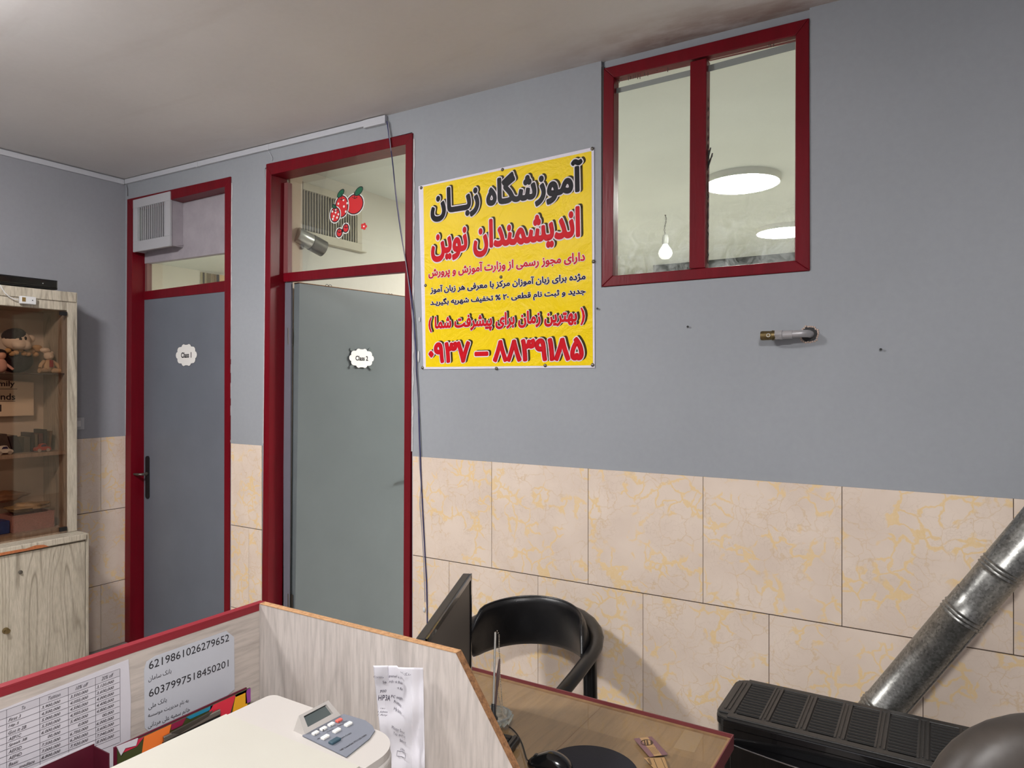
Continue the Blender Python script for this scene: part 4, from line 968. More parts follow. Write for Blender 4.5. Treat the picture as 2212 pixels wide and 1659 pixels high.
# ---- tuition sheet taped inside the left divider
XP = PXL + .0016
def OP(x, y, d=0): return onX(x, y, XP + d)
ts = thing('tuition_sheet', OP(150, 1550), 'white paper with a printed tuition price table on the left desk divider', 'paper')
def Z3(a, c): return (a / 6.407, 1400 + c / 6.407)
q = MB(); TRp = OP(*Z3(1780, 155)); q.prism([OP(-60, 1558), TRp, OP(*Z3(1812, 700)), OP(*Z3(1805, 1300)), OP(*Z3(1800, 2300)), OP(-60, 1800)], (-.0012, 0, 0)); q.build('sheet', M_paper, ts)
q = MB()
def ln(q, a, c, wd, d=.0004):
    A, B_ = OP(*a, d), OP(*c, d); dv_ = (B_ - A).normalized(); n = dv_.cross(Vector((1, 0, 0))) * wd / 2
    q.prism([A - n, B_ - n, B_ + n, A + n], (.0002, 0, 0))
def rowy(x, k):    # line k of the table in zoom coordinates
    base0 = 855 + (285 - 855) * (x - 85) / (1655 - 85)
    if k == 0: return base0
    hl, hr = 110 + 88 * (k - 1), 100 + 83.5 * (k - 1)
    return base0 + hl + (hr - hl) * (x - 85) / 1570
rl = [0] + list(range(1, 13))
for k in rl:
    ln(q, Z3(-300, rowy(-300, k)), Z3(1655, rowy(1655, k)), .0005)
for x in (90, 548, 945, 1320, 1660): ln(q, Z3(x, rowy(x, 0)), Z3(x + (5 if x > 400 else 0), rowy(x, 12)), .0006)
q.build('table_lines', M_greyink, ts)
q = MB(); q.prism([OP(*Z3(-300, rowy(-300, 0)), .0001), OP(*Z3(1655, rowy(1655, 0)), .0001), OP(*Z3(1655, rowy(1655, 1)), .0001), OP(*Z3(-300, rowy(-300, 1)), .0001)], (.0002, 0, 0)); q.build('header_band', mat('header_grey', (182, 178, 184), .8), ts)
def cell(mb, txt, x0, x1, k, hpx=44, up=18):
    y0_ = rowy(x0, k + 1) - up; y1_ = rowy(x1, k + 1) - up
    A, B_ = OP(*Z3(x0, y0_), .0006), OP(*Z3(x1, y1_), .0006); top = OP(*Z3(x1, y1_ - hpx), .0006)
    letter('', txt, A, B_, top - B_, None, None, shear=.35, mb=mb, res=2, bold=.008)
mbk = MB(); mbg = MB()
for txt, x0, x1 in (('To', 300, 352), ('Tuition', 665, 838), ('10% off', 1045, 1222), ('20% off', 1403, 1572)): cell(mbg, txt, x0, x1, 0, 50, 26)
for k, txt in enumerate(['First 3', 'Hip 5', 'Got it 2B', 'AEF1C', 'Speak 3B', 'AEF3D', 'AEF4D', 'Basic', 'mediate']):
    x1 = 115 + [175, 150, 250, 180, 260, 185, 185, 140, 0][k]
    if k < 8: cell(mbk, txt, 115, x1, k + 1)
    else: cell(mbk, txt, 260, 480, k + 1)
for ci, (x0, x1, vals) in enumerate(((572, 835, '3,900,000 4,500,000 5,000,000 5,500,000 6,000,000 00,000 7,500,000 7,000,000 8,800,000'.split()),
        (968, 1218, '3,500,000 4,050,000 4,500,000 4,950,000 5,400,000 0,000 6,750,000 6,300,000 7,920,000'.split()),
        (1335, 1575, '3,120,000 3,600,000 4,000,000 4,400,000 4,800,000 00,000 6,000,000 5,600,000 7,040,000 8,000,000'.split()))):
    for k, v in enumerate(vals): cell(mbk, v, x1 - (x1 - x0) * len(v) / 9, x1, k + 1)
mbk.build('table_text', mat('print_ink', (72, 66, 70), .7), ts); mbg.build('header_text', M_greyink, ts)

# ---- laminated card number sheet
cs = thing('number_sheet', OP(410, 1460), 'rounded laminated sheet with two long printed numbers on the left desk divider', 'paper')
def Z4(a, c): return (a / 3.456, 1240 + c / 3.456)
q = MB(); q.prism([OP(*Z4(*p)) for p in ((1078, 715), (1095, 655), (1160, 612), (1690, 425), (1748, 470), (1752, 860), (1700, 905), (1120, 1185), (1082, 1150))], (-.0012, 0, 0)); q.build('laminate_sheet', mat('laminated_paper', (182, 184, 191), .3), cs)
def zl(txt, a, c, h, bold=.0, isr=False):
    A, B_ = OP(*Z4(*a), .0006), OP(*Z4(*c), .0006); T_ = OP(Z4(*c)[0], Z4(c[0], c[1] - h)[1], .0006)
    letter('lettering', rtl(txt) if isr else txt, A, B_, T_ - B_, M_ink, cs, bold=bold, res=3)
zl('6219861026279652', (1112, 714), (1710, 500), 54, 0); zl('6037997518450201', (1112, 922), (1706, 690), 52, 0)
zl('بانک سامان', (1108, 812), (1280, 748), 44, 0, True); zl('بانک ملی', (1108, 1020), (1245, 962), 44, 0, True)
zl('به نام مدیریت موسسه', (1105, 1088), (1408, 970), 44, 0, True); zl('خانم سمیه علی مردانی', (1105, 1168), (1418, 1040), 50, 0, True)

# ---- crumpled handwritten note on the cross divider
YN = PYR - .002
hn = thing('handwritten_note', onY(860, 1550, YN), 'creased white paper with handwriting hanging on the upright divider behind the printer', 'paper')
rnd = random.Random(3); q = MB(); nx, nz = 36, 60
def npt(u, v):
    xl = 806 + 26 * v; xr = 914 + 4 * v; yt = 1440 + (-2 if u < .5 else 3 * u); x = xl + (xr - xl) * u; y = yt + (1690 - yt) * v
    ridge = .012 * max(0, 1 - abs(u - (.78 - .1 * v)) * 6) + .004 * math.sin(u * 9 + v * 5) + .003 * math.sin(v * 14 + u * 3) + (.012 * (1 - v * 6) if v < .16 and u < .3 else 0)
    return onY(x, y, YN - .0015 - max(0, ridge + .003))
def relief(p):      # the note's surface at a point of its plane
    d_ = p - CAMP; dep = -SN * d_.x + CN * d_.y; x = PX + FOC * (CN * d_.x + SN * d_.y) / dep; y = PY - FOC * d_.z / dep
    v = (y - 1441) / (1690 - 1441); u = (x - (806 + 26 * v)) / ((914 + 4 * v) - (806 + 26 * v))
    q_ = npt(min(max(u, 0), 1), min(max(v, 0), 1)); return Vector((p.x, q_.y - .0022 - (YN - p.y), p.z))
g = [[npt(i / nx, k / nz) for i in range(nx + 1)] for k in range(nz + 1)]
vs = [p for r_ in g for p in r_]; fs = [(k*(nx+1)+i, k*(nx+1)+i+1, (k+1)*(nx+1)+i+1, (k+1)*(nx+1)+i) for k in range(nz) for i in range(nx)]
q.add(vs, fs); sh = q.build('sheet', mat('note_paper', (212, 210, 216), .8), hn, smooth=True)
m_ = sh.modifiers.new('thick', 'SOLIDIFY'); m_.thickness = .0006
def Z6(a, c): return (600 + a / 6.506, 1480 + c / 6.506)
def Z5(a, c): return (240 + a / 3.16, 1290 + c / 3.16)
M_pen = mat('pen_ink', (70, 66, 84), .7)
def lerp2(a, c, t): return a + (c - a) * t
def hw(txt, a, c, h, zf=Z5, d=0):
    A, B_ = onY(*zf(*a), YN), onY(*zf(*c), YN); T_ = onY(zf(*c)[0], zf(c[0], c[1] - h)[1], YN)
    q = MB(); letter('', txt, A, B_, T_ - B_, None, None, shear=.25, res=2, mb=q); q.v = [relief(p) for p in q.v]; q.build('handwriting', M_pen, hn)
hw('Control panel', (1842, 530), (1962, 548), 22, d=-.0105); hw('→ Advance', (1965, 550), (2040, 556), 18, d=-.0105); hw('Search → Print', (1885, 572), (2005, 592), 20, d=-.0105); hw('→ Re', (1960, 622), (1998, 632), 18, d=-.0105)
hw('HP3A', (1840, 695), (1912, 702), 38, d=-.0085); hw('PC segm', (1918, 684), (2008, 700), 24, d=-.0105); hw('Printers', (1938, 716), (2000, 742), 22, d=-.0105); hw('Hp laser', (1938, 770), (2022, 788), 28, d=-.0105)
hw('700', (1855, 640), (1890, 642), 18, d=-.0085); hw('/ m r', (1850, 756), (1880, 760), 12, d=-.0085); hw('+ Advice', (1835, 780), (1895, 785), 14, d=-.0085); hw('/ Any', (1835, 800), (1895, 808), 14, d=-.0085)
hw('Mouse Desc', (1930, 885), (2044, 912), 22, d=-.0105); hw('Tap and sc', (1945, 930), (2044, 948), 24, d=-.0105); hw('Select', (1988, 972), (2044, 984), 20, d=-.0105); hw('220m', (1990, 1030), (2030, 1036), 14, d=-.0105)
hw(rtl('دستگاه کپی'), (1990, 510), (2110, 520), 28, d=-.0135)
q = MB(); sq = [onY(*Z5(a, c), YN) for a, c in ((1970, 1036), (2040, 1046), (2040, 1078), (1968, 1070))]; q.tube([lerp2(sq[k], sq[(k + 1) % 4], t / 6) for k in range(4) for t in range(6)], .0004, 5, closed=True); q.v = [relief(p) for p in q.v]; q.build('drawn_box', M_pen, hn)

# ================================================================== PRINTER
TZ = 1.02
PR = thing('printer', (3.8, -1.9, DZ), 'cream multifunction laser printer with grey button panel on the desk', 'printer')
PX0 = onZ(575, 1503, TZ).x; PYE = onZ(600, 1499, TZ).y; PX1 = onZ(852, 1592, TZ).x + .028; PYS = PYE - .44
YB = onZ(493, 1545, TZ).y            # seam between lid and control strip
def rr(x0, y0, x1, y1, rad, n=6, corners=(1, 1, 1, 1)):
    pts = []
    for (cx, cy, a0, on) in ((x1, y0, -90, corners[0]), (x1, y1, 0, corners[1]), (x0, y1, 90, corners[2]), (x0, y0, 180, corners[3])):
        r_ = rad * on if on else .0001; sx = -1 if cx == x1 else 1; sy = -1 if cy == y1 else 1
        for k in range(n + 1):
            t = math.radians(a0 + 90 * k / n); pts.append((cx + sx * r_ + r_ * math.cos(t), cy + sy * r_ + r_ * math.sin(t)))
    return pts
def slab(poly, z0, z1): q = MB(); q.prism([(x, y, z0) for x, y in poly], (0, 0, z1 - z0)); return q
slab(rr(PX0 + .012, PYS + .012, PX1 - .03, PYE - .012, .03, 6), DZ + .012, TZ - .085).build('lower_body', M_print_white, PR, bevel=.006, seg=3)
# scanner body: rounded on the front, deep skirt
slab(rr(PX0, PYS, PX1, PYE, .075, 10, (1, 1, .25, .25)), TZ - .084, TZ - .012).build('scanner_body', M_print_white, PR, bevel=.010, seg=4)
# control strip top shell
slab(rr(PX0 + .001, YB + .001, PX1 - .003, PYE - .003, .070, 10, (0, 1, .25, 0)), TZ - .014, TZ - .001).build('control_strip', M_print_white, PR, bevel=.007, seg=4)
slab(rr(PX0 + .002, PYS + .003, PX1 - .012, YB - .0015, .060, 10, (1, 0, 0, .25)), TZ - .012, TZ + .002).build('scanner_lid', M_print_cream, PR, bevel=.005, seg=3)
for dx, dy in ((.05, .05), (.05, .38), (.27, .05), (.27, .38)):
    q = MB(); q.cyl((PX0 + dx, PYS + dy, DZ), (PX0 + dx, PYS + dy, DZ + .013), .014, 12); q.build('foot', M_black, PR)
q = MB(); q.box((PX1 - .036, PYS + .09, DZ + .045), (PX1 - .0285, PYE - .09, DZ + .085)); q.build('paper_slot', M_dark, PR)
def pz(a, c, z=TZ): x, y = Z6(a, c); return onZ(x, y, z)
gp = [pz(*p, TZ + .0002) for p in ((345, 718), (925, 415), (1230, 505), (1330, 580), (1365, 650), (1290, 760), (965, 1020))]
q = MB(); q.prism([p for p in gp], (0, 0, .0016)); pn = q.build('button_panel', mat('panel_slate', (112, 116, 126), .5), PR)
ZB = TZ + .0018
def btn(name, a, c, L, Wd, m, h=.0045):
    p = pz(a, c, ZB); q = MB(); q.prism([(p.x - Wd, p.y - L, ZB), (p.x + Wd, p.y - L, ZB), (p.x + Wd, p.y + L, ZB), (p.x - Wd, p.y + L, ZB)], (0, 0, h)); return q.build(name, m, pn, bevel=.0012, seg=2)
M_btn = mat('button_white', (228, 226, 220), .4)
for a, c in ((528, 690), (640, 628), (750, 568)): btn('button', a, c, .0062, .0038, M_btn)
btn('stop_button', 860, 512, .0062, .0038, mat('button_red', (216, 100, 88), .4))
for a, c in ((665, 748), (828, 655), (990, 565)): btn('button', a, c, .0075, .0042, M_btn)
btn('start_button', 800, 800, .0105, .0055, mat('button_teal', (52, 76, 88), .4))
def ptxt(txt, a, c, h, m=M_ink, zz=ZB + .0003):
    A, B_ = pz(*a, zz), pz(*c, zz); dv_ = (B_ - A).normalized(); up = Vector((-dv_.y, dv_.x, 0)); letter('lettering', txt, A, B_, up * h, m, pn, res=2, bold=.01)
ptxt('Start Copy', (885, 768), (1050, 676), .0055); ptxt('HP LaserJet M1120 MFP', (900, 925), (1270, 705), .0060)
for a, c, b_, d_, t_ in ((580, 638, 632, 606, 'Menu'), (700, 665, 790, 618, 'Copies'), (850, 580, 935, 545, 'Reduce'), (915, 535, 985, 506, 'Lighter'), (560, 765, 600, 745, 'ok')): ptxt(t_, (a, c), (b_, d_), .0035)
for i_, (a, c) in enumerate(((528, 690), (640, 628), (750, 568), (860, 512))):
    p = pz(a, c, ZB + .0046); q = MB(); q.cyl((p.x, p.y, ZB + .0044), (p.x, p.y, ZB + .0048), .0014, 3 if i_ != 1 else 8); q.build('button_mark', M_ink, pn)
# display pod: wedge with sunken screen
zt = TZ + .030
bA, bB = pz(350, 705, TZ + .001), pz(925, 418, TZ + .001)          # low front edge
f0, f1 = Vector((bA.x, bA.y + .003, TZ)), Vector((bB.x, bB.y - .003, TZ))
top0 = onZ(*Z6(165, 500), zt); top1 = onZ(*Z6(640, 245), zt)
top0.y = f0.y + .002; top1.y = f1.y - .014
tx = (top0.x + top1.x) / 2; top0.x = top1.x = tx; f0.x = f1.x = (f0.x + f1.x) / 2
back0, back1 = Vector((tx - .014, top0.y, TZ - .002)), Vector((tx - .014, top1.y, TZ - .002))
dpod = MB()
def lerp(a, c, t): return a + (c - a) * t
def face(u, v, off=0):      # u along Y, v from the low front edge up to the crest
    nrm_ = (f1 - f0).cross(top0 - f0).normalized(); nrm_ = nrm_ if nrm_.z > 0 else -nrm_
    return lerp(lerp(f0, f1, u), lerp(top0, top1, u), v) + nrm_ * off
U0, U1, V0, V1 = .13, .87, .30, .86
ring_o = [face(0, 0), face(1, 0), face(1, 1), face(0, 1)]; ring_i = [face(U0, V0), face(U1, V0), face(U1, V1), face(U0, V1)]; ring_d = [face(U0, V0, -.006), face(U1, V0, -.006), face(U1, V1, -.006), face(U0, V1, -.006)]
dpod.add(ring_o + ring_i + ring_d + [back0, back1, Vector((f0.x, f0.y, TZ - .002)), Vector((f1.x, f1.y, TZ - .002))],
   [(0,1,5,4),(1,2,6,5),(2,3,7,6),(3,0,4,7),(4,5,9,8),(5,6,10,9),(6,7,11,10),(7,4,8,11),(3,2,13,12),(0,3,12,14),(2,1,15,13),(1,0,14,15),(14,12,13,15)])
pod = dpod.build('display_pod', M_print_white, PR)
q = MB(); q.add([face(U0, V0, -.0055), face(U1, V0, -.0055), face(U1, V1, -.0055), face(U0, V1, -.0055)], [(0, 1, 2, 3)]); q.build('display_screen', mat('lcd_grey', (84, 92, 92), .15), pod)

# ---- coloured folder standing between printer and divider
XF = PXL + .055
ff = thing('patterned_folder', (XF, -1.95, DZ), 'multicoloured patchwork folder with a metal lever clip standing behind the printer', 'folder')
fp = [(255, 1617), (303, 1598), (348, 1575), (412, 1550), (490, 1514), (508, 1506), (541, 1486)]
P3 = [onX(x, y, XF) for x, y in fp]
segc = [('patch', (186, 36, 62), 0, 1, -.010), ('patch', (214, 108, 44), 1, 2, -.0), ('patch', (120, 24, 52), 2, 3, 0), ('patch', (24, 110, 140), 3, 4, 0), ('patch', (196, 40, 56), 4, 5, 0), ('patch', (214, 150, 20), 5, 6, 0)]
ya, yz_ = P3[0].y, P3[-1].y; zz0, zz1 = P3[0].z, P3[-1].z
q = MB(); q.prism([(XF - .012, ya, DZ), (XF - .012, yz_, DZ), (XF - .012, yz_, zz1 - .002), (XF - .012, ya, zz0 - .002)], (-.004, 0, 0)); q.build('rear_cover', mat('folder_maroon', (96, 22, 44), .5), ff)
q = MB(); q.prism([(XF - .0005, ya, DZ), (XF - .0005, yz_, DZ), (XF - .0005, yz_, zz1), (XF - .0005, ya, zz0)], (-.003, 0, 0)); q.build('front_cover', mat('folder_olive', (58, 64, 30), .5), ff)
F = lambda t: Vector((XF, ya + (yz_ - ya) * t, zz0 + (zz1 - zz0) * t))
def patch(t0, t1, b0, b1, dp, col, nm):
    q = MB(); a, c = F(t0), F(t1); q.prism([a, c, F(b1) - Vector((0, 0, dp)), F(b0) - Vector((0, 0, dp))], (.0006, 0, 0)); q.build('patch', mat(nm, col, .5), ff)
patch(0, .17, .02, .12, .012, (190, 34, 66), 'patch_red'); patch(.17, .36, .14, .30, .06, (220, 112, 44), 'patch_orange'); patch(.36, .47, .36, .44, .012, (128, 24, 60), 'patch_plum')
patch(.47, .68, .50, .66, .007, (30, 120, 150), 'patch_teal'); patch(.66, .87, .62, .80, .05, (200, 40, 60), 'patch_crimson'); patch(.87, .96, .82, .98, .06, (218, 156, 24), 'patch_yellow'); patch(.86, .97, .87, .96, .005, (36, 140, 150), 'patch_cyan')
patch(.955, 1.0, .955, 1.0, .03, (140, 60, 140), 'patch_purple')
q = MB(); c_ = F(0); q.prism([c_ + Vector((.001, -.004, .006)), c_ + Vector((.001, .036, .004)), c_ + Vector((.001, .032, -.008)), c_ + Vector((.001, .012, -.004)), c_ + Vector((.001, .004, -.014))], (.002, 0, 0)); q.build('torn_flap', M_paper, ff)
q = MB(); XC = XF + .004
cpts = [(345, 1583), (352, 1590), (360, 1596)]
A, B_ = onX(350, 1590, XC), onX(473, 1530, XC)
q.prism([A, B_, B_ - Vector((0, 0, .012)), A - Vector((0, 0, .012))], (.006, 0, 0)); q.build('clip_rail', M_steel, ff, bevel=.002)
q = MB(); q.prism([A + Vector((.007, .01, .004)), B_ + Vector((.007, -.02, .006)), B_ + Vector((.007, -.03, -.002)), A + Vector((.007, .03, -.006))], (.003, 0, 0)); q.build('clip_lever', M_dsteel, ff, bevel=.001)
q = MB(); q.prism([A - Vector((-.0005, 0, .012)), B_ - Vector((-.0005, 0, .012)), B_ - Vector((-.0005, 0, .03)), A - Vector((-.0005, 0, .03))], (.004, 0, 0)); q.build('clip_spring_plate', M_black, ff)
# ---- dark box at lower left
XB = PXL + .035; a_, c_ = onX(70, 1664, XB), onX(204, 1606, XB)
db = thing('maroon_box', (XB, c_.y, DZ), 'dark maroon box with a white upper edge at the left end of the desk', 'box')
c2_ = Vector((XB, c_.y, c_.z)); a2_ = Vector((XB, c_.y - .30, c_.z - .004))
q = MB(); q.prism([(XB, c_.y, DZ), (XB, c_.y - .30, DZ), tuple(a2_), tuple(c2_)], (-.002, 0, 0)); q.box((XB - .002, c_.y - .002, DZ), (XB + .05, c_.y, c_.z - .004)); q.box((XB + .048, c_.y - .30, DZ), (XB + .05, c_.y, c_.z - .03)); q.box((XB, c_.y - .30, DZ), (XB + .05, c_.y, DZ + .002)); q.build('walls', mat('maroon_card', (82, 18, 36), .45, var=.3, vscale=6), db)
q = MB(); q.prism([tuple(a2_), tuple(c2_), tuple(c2_ + Vector((0, 0, .0025))), tuple(a2_ + Vector((0, 0, .0025)))], (-.003, 0, 0)); q.build('white_edge', M_paper, db)

# ================================================================== MONITOR
MZ = 1.11
mf, mn = onZ(1000, 1238, MZ), onZ(895, 1382, MZ)
md = (mf - mn); md.z = 0; md.normalize(); mnrm = Vector((md.y, -md.x, 0)); 
if mnrm.x < 0: mnrm = -mnrm
WM, HM = .51, .31; far = Vector((mf.x, mf.y, 0)); near = far - md * WM
mo = thing('monitor', (far + near) / 2 + Vector((0, 0, DZ)), 'black flat monitor seen almost edge-on behind the upright divider', 'monitor')
def mbx(q, u0, u1, z0, z1, d0, d1):
    p = [near + md * u0 + mnrm * d0, near + md * u1 + mnrm * d0, near + md * u1 + mnrm * d1, near + md * u0 + mnrm * d1]; q.prism([(v.x, v.y, z0) for v in p], (0, 0, z1 - z0))
q = MB(); mbx(q, 0, WM, MZ - HM, MZ, 0, .022); q.build('housing', M_dark, mo, bevel=.003)
q = MB(); bz = .014
mbx(q, 0, WM, MZ - bz, MZ - .0005, .022, .026); mbx(q, 0, WM, MZ - HM, MZ - HM + .018, .022, .026); mbx(q, 0, bz, MZ - HM, MZ, .022, .026); mbx(q, WM - bz, WM, MZ - HM, MZ, .022, .026); q.build('bezel', M_blackg, mo)
q = MB(); mbx(q, bz, WM - bz, MZ - HM + .018, MZ - bz, .022, .0232); q.build('screen', mat('screen_off', (44, 42, 42), .42), mo)
q = MB(); mbx(q, WM / 2 - .03, WM / 2 + .03, DZ + .008, MZ - .1, -.03, -.002); q.build('stand_neck', M_dark, mo, bevel=.003)
q = MB(); mbx(q, WM / 2 - .12, WM / 2 + .12, DZ + .0005, DZ + .009, -.16, .015); q.build('stand_base', M_dark, mo, bevel=.003)

# ---- pen on a ball chain
bp = onZ(1066, 1566, DZ); 
ps_ = thing('chained_pen', (bp.x, bp.y, DZ), 'silver counter pen on a thin ball chain standing in a cut crystal base', 'pen')
tp = onP(1070, 1366, (bp.x, bp.y, 0), (0, 1, 0)); tp = onP(1070, 1366, bp, (SN, -CN, 0)); lo_ = Vector((bp.x, bp.y, DZ + .055))
n_ = 170
q = MB(); rad = [(.0032 if k % 2 else .0027) for k in range(n_ + 1)]; q.tube([lerp(lo_, tp, k / n_) for k in range(n_ + 1)], rad, 8); q.build('spring_stem', mat('bright_spring', (200, 198, 192), .35, metal=.6), ps_, smooth=False)
q = MB(); q.lathe((bp.x, bp.y, DZ), [(.012, 0.016), (.012, .020), (.010, .022), (.007, .026), (.006, .056), (.004, .058)], (0, 0, 1), 20); q.build('holder', M_dark, ps_, smooth=True)
def bpnt(x, y, o=0): return onP(x, y, bp + Vector((-SN, CN, 0)) * o, (SN, -CN, 0))
pts = [(1070,1366),(1074,1363),(1078,1372),(1078,1400),(1080,1430),(1080,1460),(1083,1500),(1086,1540),(1095,1565),(1105,1582),(1094,1560),(1084,1535),(1077,1505),(1075,1490)]
path = [bpnt(*p) for p in pts]; q = MB(); acc = []
for a, c in zip(path, path[1:]):
    L2 = (c - a).length; m2 = max(1, int(L2 / .0042))
    for k in range(m2): acc.append(lerp(a, c, k / m2))
for p in acc: q.ball(p, .0020, 6, 4)
o = q.build('ball_chain', mat('chain_metal', (170, 160, 145), .35, metal=.5), ps_, smooth=True); o['kind'] = 'stuff'
q = MB(); p0, p1 = bpnt(1068, 1545), bpnt(1079, 1424)
q.tube([lerp(p0, p1, t) for t in (0, .5, .52, .78, .8, 1)], [.003, .0034, .0044, .0048, .0040, .0022], 10); q.build('pen_barrel', mat('pen_metal', (150, 128, 126), .3, metal=.7), ps_, smooth=True)
# ---- crystal ashtray
gb = bp.copy()
cr = ps_
q = MB(); prof = [(.028, .0), (.045, .012), (.050, .030), (.044, .030), (.036, .014), (.0, .010)]
q.lathe((gb.x, gb.y, DZ + .0006), prof, (0, 0, 1), 12)
tcr = NT('cut_crystal'); tcr.b.inputs['Transmission Weight'].default_value = .9; tcr.b.inputs['Roughness'].default_value = .06; tcr.b.inputs['IOR'].default_value = 1.55; tcr.b.inputs['Base Color'].default_value = (.93, .97, .93, 1)
q.build('crystal_base', tcr.m, cr)
q = MB()
for k in range(16):
    t = 2 * math.pi * k / 16; q.tube([(gb.x + .046 * math.cos(t), gb.y + .046 * math.sin(t), DZ + .014), (gb.x + .052 * math.cos(t + .2), gb.y + .052 * math.sin(t + .2), DZ + .028)], .0035, 5)
q.build('cut_ribs', tcr.m, cr)
# ---- keyboard
k0, k1_ = onZ(1104, 1580, DZ + .02), onZ(1124, 1588, DZ + .02)
kd = Vector((.16, -.987, 0)); kc = k1_; kn = Vector((-kd.y, kd.x, 0)) 
kn = Vector((-.987, -.16, 0))
kb = thing('keyboard', kc + Vector((0, 0, DZ - kc.z)), 'black keyboard end showing past the cut edge of the divider', 'keyboard')
KL = .36
def kq(u0, u1, v0, v1, z0, z1, q):
    P = [kc + kd * u + kn * v for u, v in ((u0, v0), (u1, v0), (u1, v1), (u0, v1))]; q.prism([(p.x, p.y, z0) for p in P], (0, 0, z1 - z0))
q = MB(); kq(0, KL, 0, .13, DZ + .0005, DZ + .016, q); q.build('keyboard_base', M_dark, kb, bevel=.003)
q = MB(); kq(.008, KL - .008, .115, .122, DZ + .016, DZ + .022, q); kq(.006, KL - .008, .006, .014, DZ + .016, DZ + .021, q); q.build('raised_rim', M_dark, kb)
first = None
for r_ in range(5):
    for c__ in range(17):
        q = None
        u, v = .012 + c__ * .020, .018 + r_ * .019
        if first is None:
            q = MB(); kq(u, u + .0165, v, v + .0165, DZ + .016, DZ + .022, q); first = q.build('key', M_black, kb, bevel=.0015); u00, v00 = u, v
        else:
            o = first.copy(); C.objects.link(o); dd_ = kd * (u - u00) + kn * (v - v00); o.location = (dd_.x, dd_.y, 0)
# ---- mouse pad and mouse
pc_ = onZ(1335, 1690, DZ + .001); e1 = onZ(1300, 1612, DZ + .003)
pc_ = Vector((e1.x + .02, e1.y - .115, 0))
q = MB(); q.lathe((pc_.x, pc_.y, DZ + .0003), [(.112, 0), (.115, .0015), (.113, .003), (0, .003)], (0, 0, 1), 48); tag(q.build('mouse_pad', mat('navy_black_foam', (22, 22, 32), .9, bump=.3, bscale=400), smooth=True), 'round black mouse pad on the glass desk top', 'mouse pad')
mc = onZ(1188, 1646, DZ + .018); me_ = thing('computer_mouse', (mc.x, mc.y, DZ), 'glossy black computer mouse lying beside the round pad', 'mouse')
mdir = Vector((-1, -.22, 0)).normalized(); mside = Vector((-mdir.y, mdir.x, 0))
q = MB(); q.ball((0, 0, 0), (1, 1, 1), 28, 18)
for v in q.v:
    a, s_, zz = v.x, v.y, v.z
    wd = .031 * (1 - .18 * max(0, a) ** 2) * (1 - .10 * math.exp(-((a - .1) / .35) ** 2)); hgt = .036 * (1 - .42 * max(0, a) - .05 * max(0, -a))
    p = Vector((mc.x, mc.y, 0)) + mdir * (a * .056) + mside * (math.copysign(abs(s_) ** .8, s_) * wd); z_ = DZ + .0075 + (max(zz, -.18)) * hgt
    v.x, v.y, v.z = p.x, p.y, z_
mq = q.build('shell', mat('mouse_gloss', (14, 14, 16), .16, coat=.4), me_, smooth=True)
q = MB(); wp = Vector((mc.x, mc.y, DZ + .0245)) + mdir * .034; q.tube([wp - mside * .004, wp + mside * .004], .007, 14); q.build('scroll_wheel', M_dark, me_)
q = MB(); pA_ = Vector((mc.x, mc.y, 0)) + mdir * .055
bz_ = [pA_ + Vector((0, 0, DZ + .012)), pA_ + mdir * .012 + Vector((0, .006, DZ + .010)), onZ(1134, 1592, DZ + .003), onZ(1100, 1570, DZ + .003)]
q.tube([bz_[0] * (1-t)**3 + bz_[1] * 3*t*(1-t)**2 + bz_[2] * 3*t*t*(1-t) + bz_[3] * t**3 for t in [k / 14 for k in range(15)]], .0018, 6); q.build('cord', M_black, me_)
# ---- cards under/on the glass
sx_ = onZ(1273, 1545, DZ).x; q = MB(); q.box((sx_, -1.6, DZ - .0079), (sx_ + .0012, DY1 - .013, DZ - .0076)); q.build('board_seam', M_mdf_dark, dk)
def zq(pts, z): return [onZ(*(1260 + a / 6.506, 1540 + c / 6.506), z) for a, c in pts]
bc = thing('business_card', onZ(1405, 1615, DZ), 'small card with purple borders and an oval emblem on the glass desk top', 'card')
q = MB(); q.prism(zq(((705, 362), (962, 332), (1192, 585), (932, 622)), DZ + .0004), (0, 0, .0004)); q.build('card', mat('purple_card', (112, 80, 84), .5), bc)
q = MB(); q.prism(zq(((790, 352), (905, 338), (1105, 596), (1000, 610)), DZ + .0008), (0, 0, .0002)); q.build('centre_band', mat('tan_card', (160, 128, 88), .5), bc)
q = MB(); rg = zq([(893 + 82 * math.cos(t), 416 + 40 * math.sin(t)) for t in [2 * math.pi * k / 18 for k in range(18)]], DZ + .0012); q.tube(rg, .0010, 5, closed=True)
for a_, w2 in ((850, 14), (885, 18), (940, 16)): q.prism(zq(((a_, 385), (a_ + w2, 382), (a_ + w2 + 16, 445), (a_ + 8, 448)), DZ + .0012), (0, 0, .0003))
q.build('emblem', mat('card_ink', (66, 48, 34), .6), bc)
q = MB()
for k in range(6): q.prism(zq(((905 + k * 22, 480), (909 + k * 22, 479), (985 + k * 16, 585 - k * 3), (981 + k * 16, 586 - k * 3)), DZ + .0012), (0, 0, .0002))
q.build('fine_print', mat('card_ink', (66, 48, 34), .6), bc)
bc2 = thing('paper_label', onZ(1420, 1650, DZ), 'tan paper label with upright print next to the purple card', 'card')
q = MB(); q.prism(zq(((850, 632), (1138, 628), (1200, 800), (1010, 800)), DZ + .0004), (0, 0, .0004)); q.build('card', mat('tan_label', (154, 122, 82), .6), bc2)
q = MB(); 
for (a0, c0, a1, c1_, w2) in ((985, 640, 1040, 780, 8), (1090, 636, 1155, 790, 7)): q.prism(zq(((a0, c0), (a0 + w2, c0), (a1 + w2, c1_), (a1, c1_)), DZ + .0009), (0, 0, .0002))
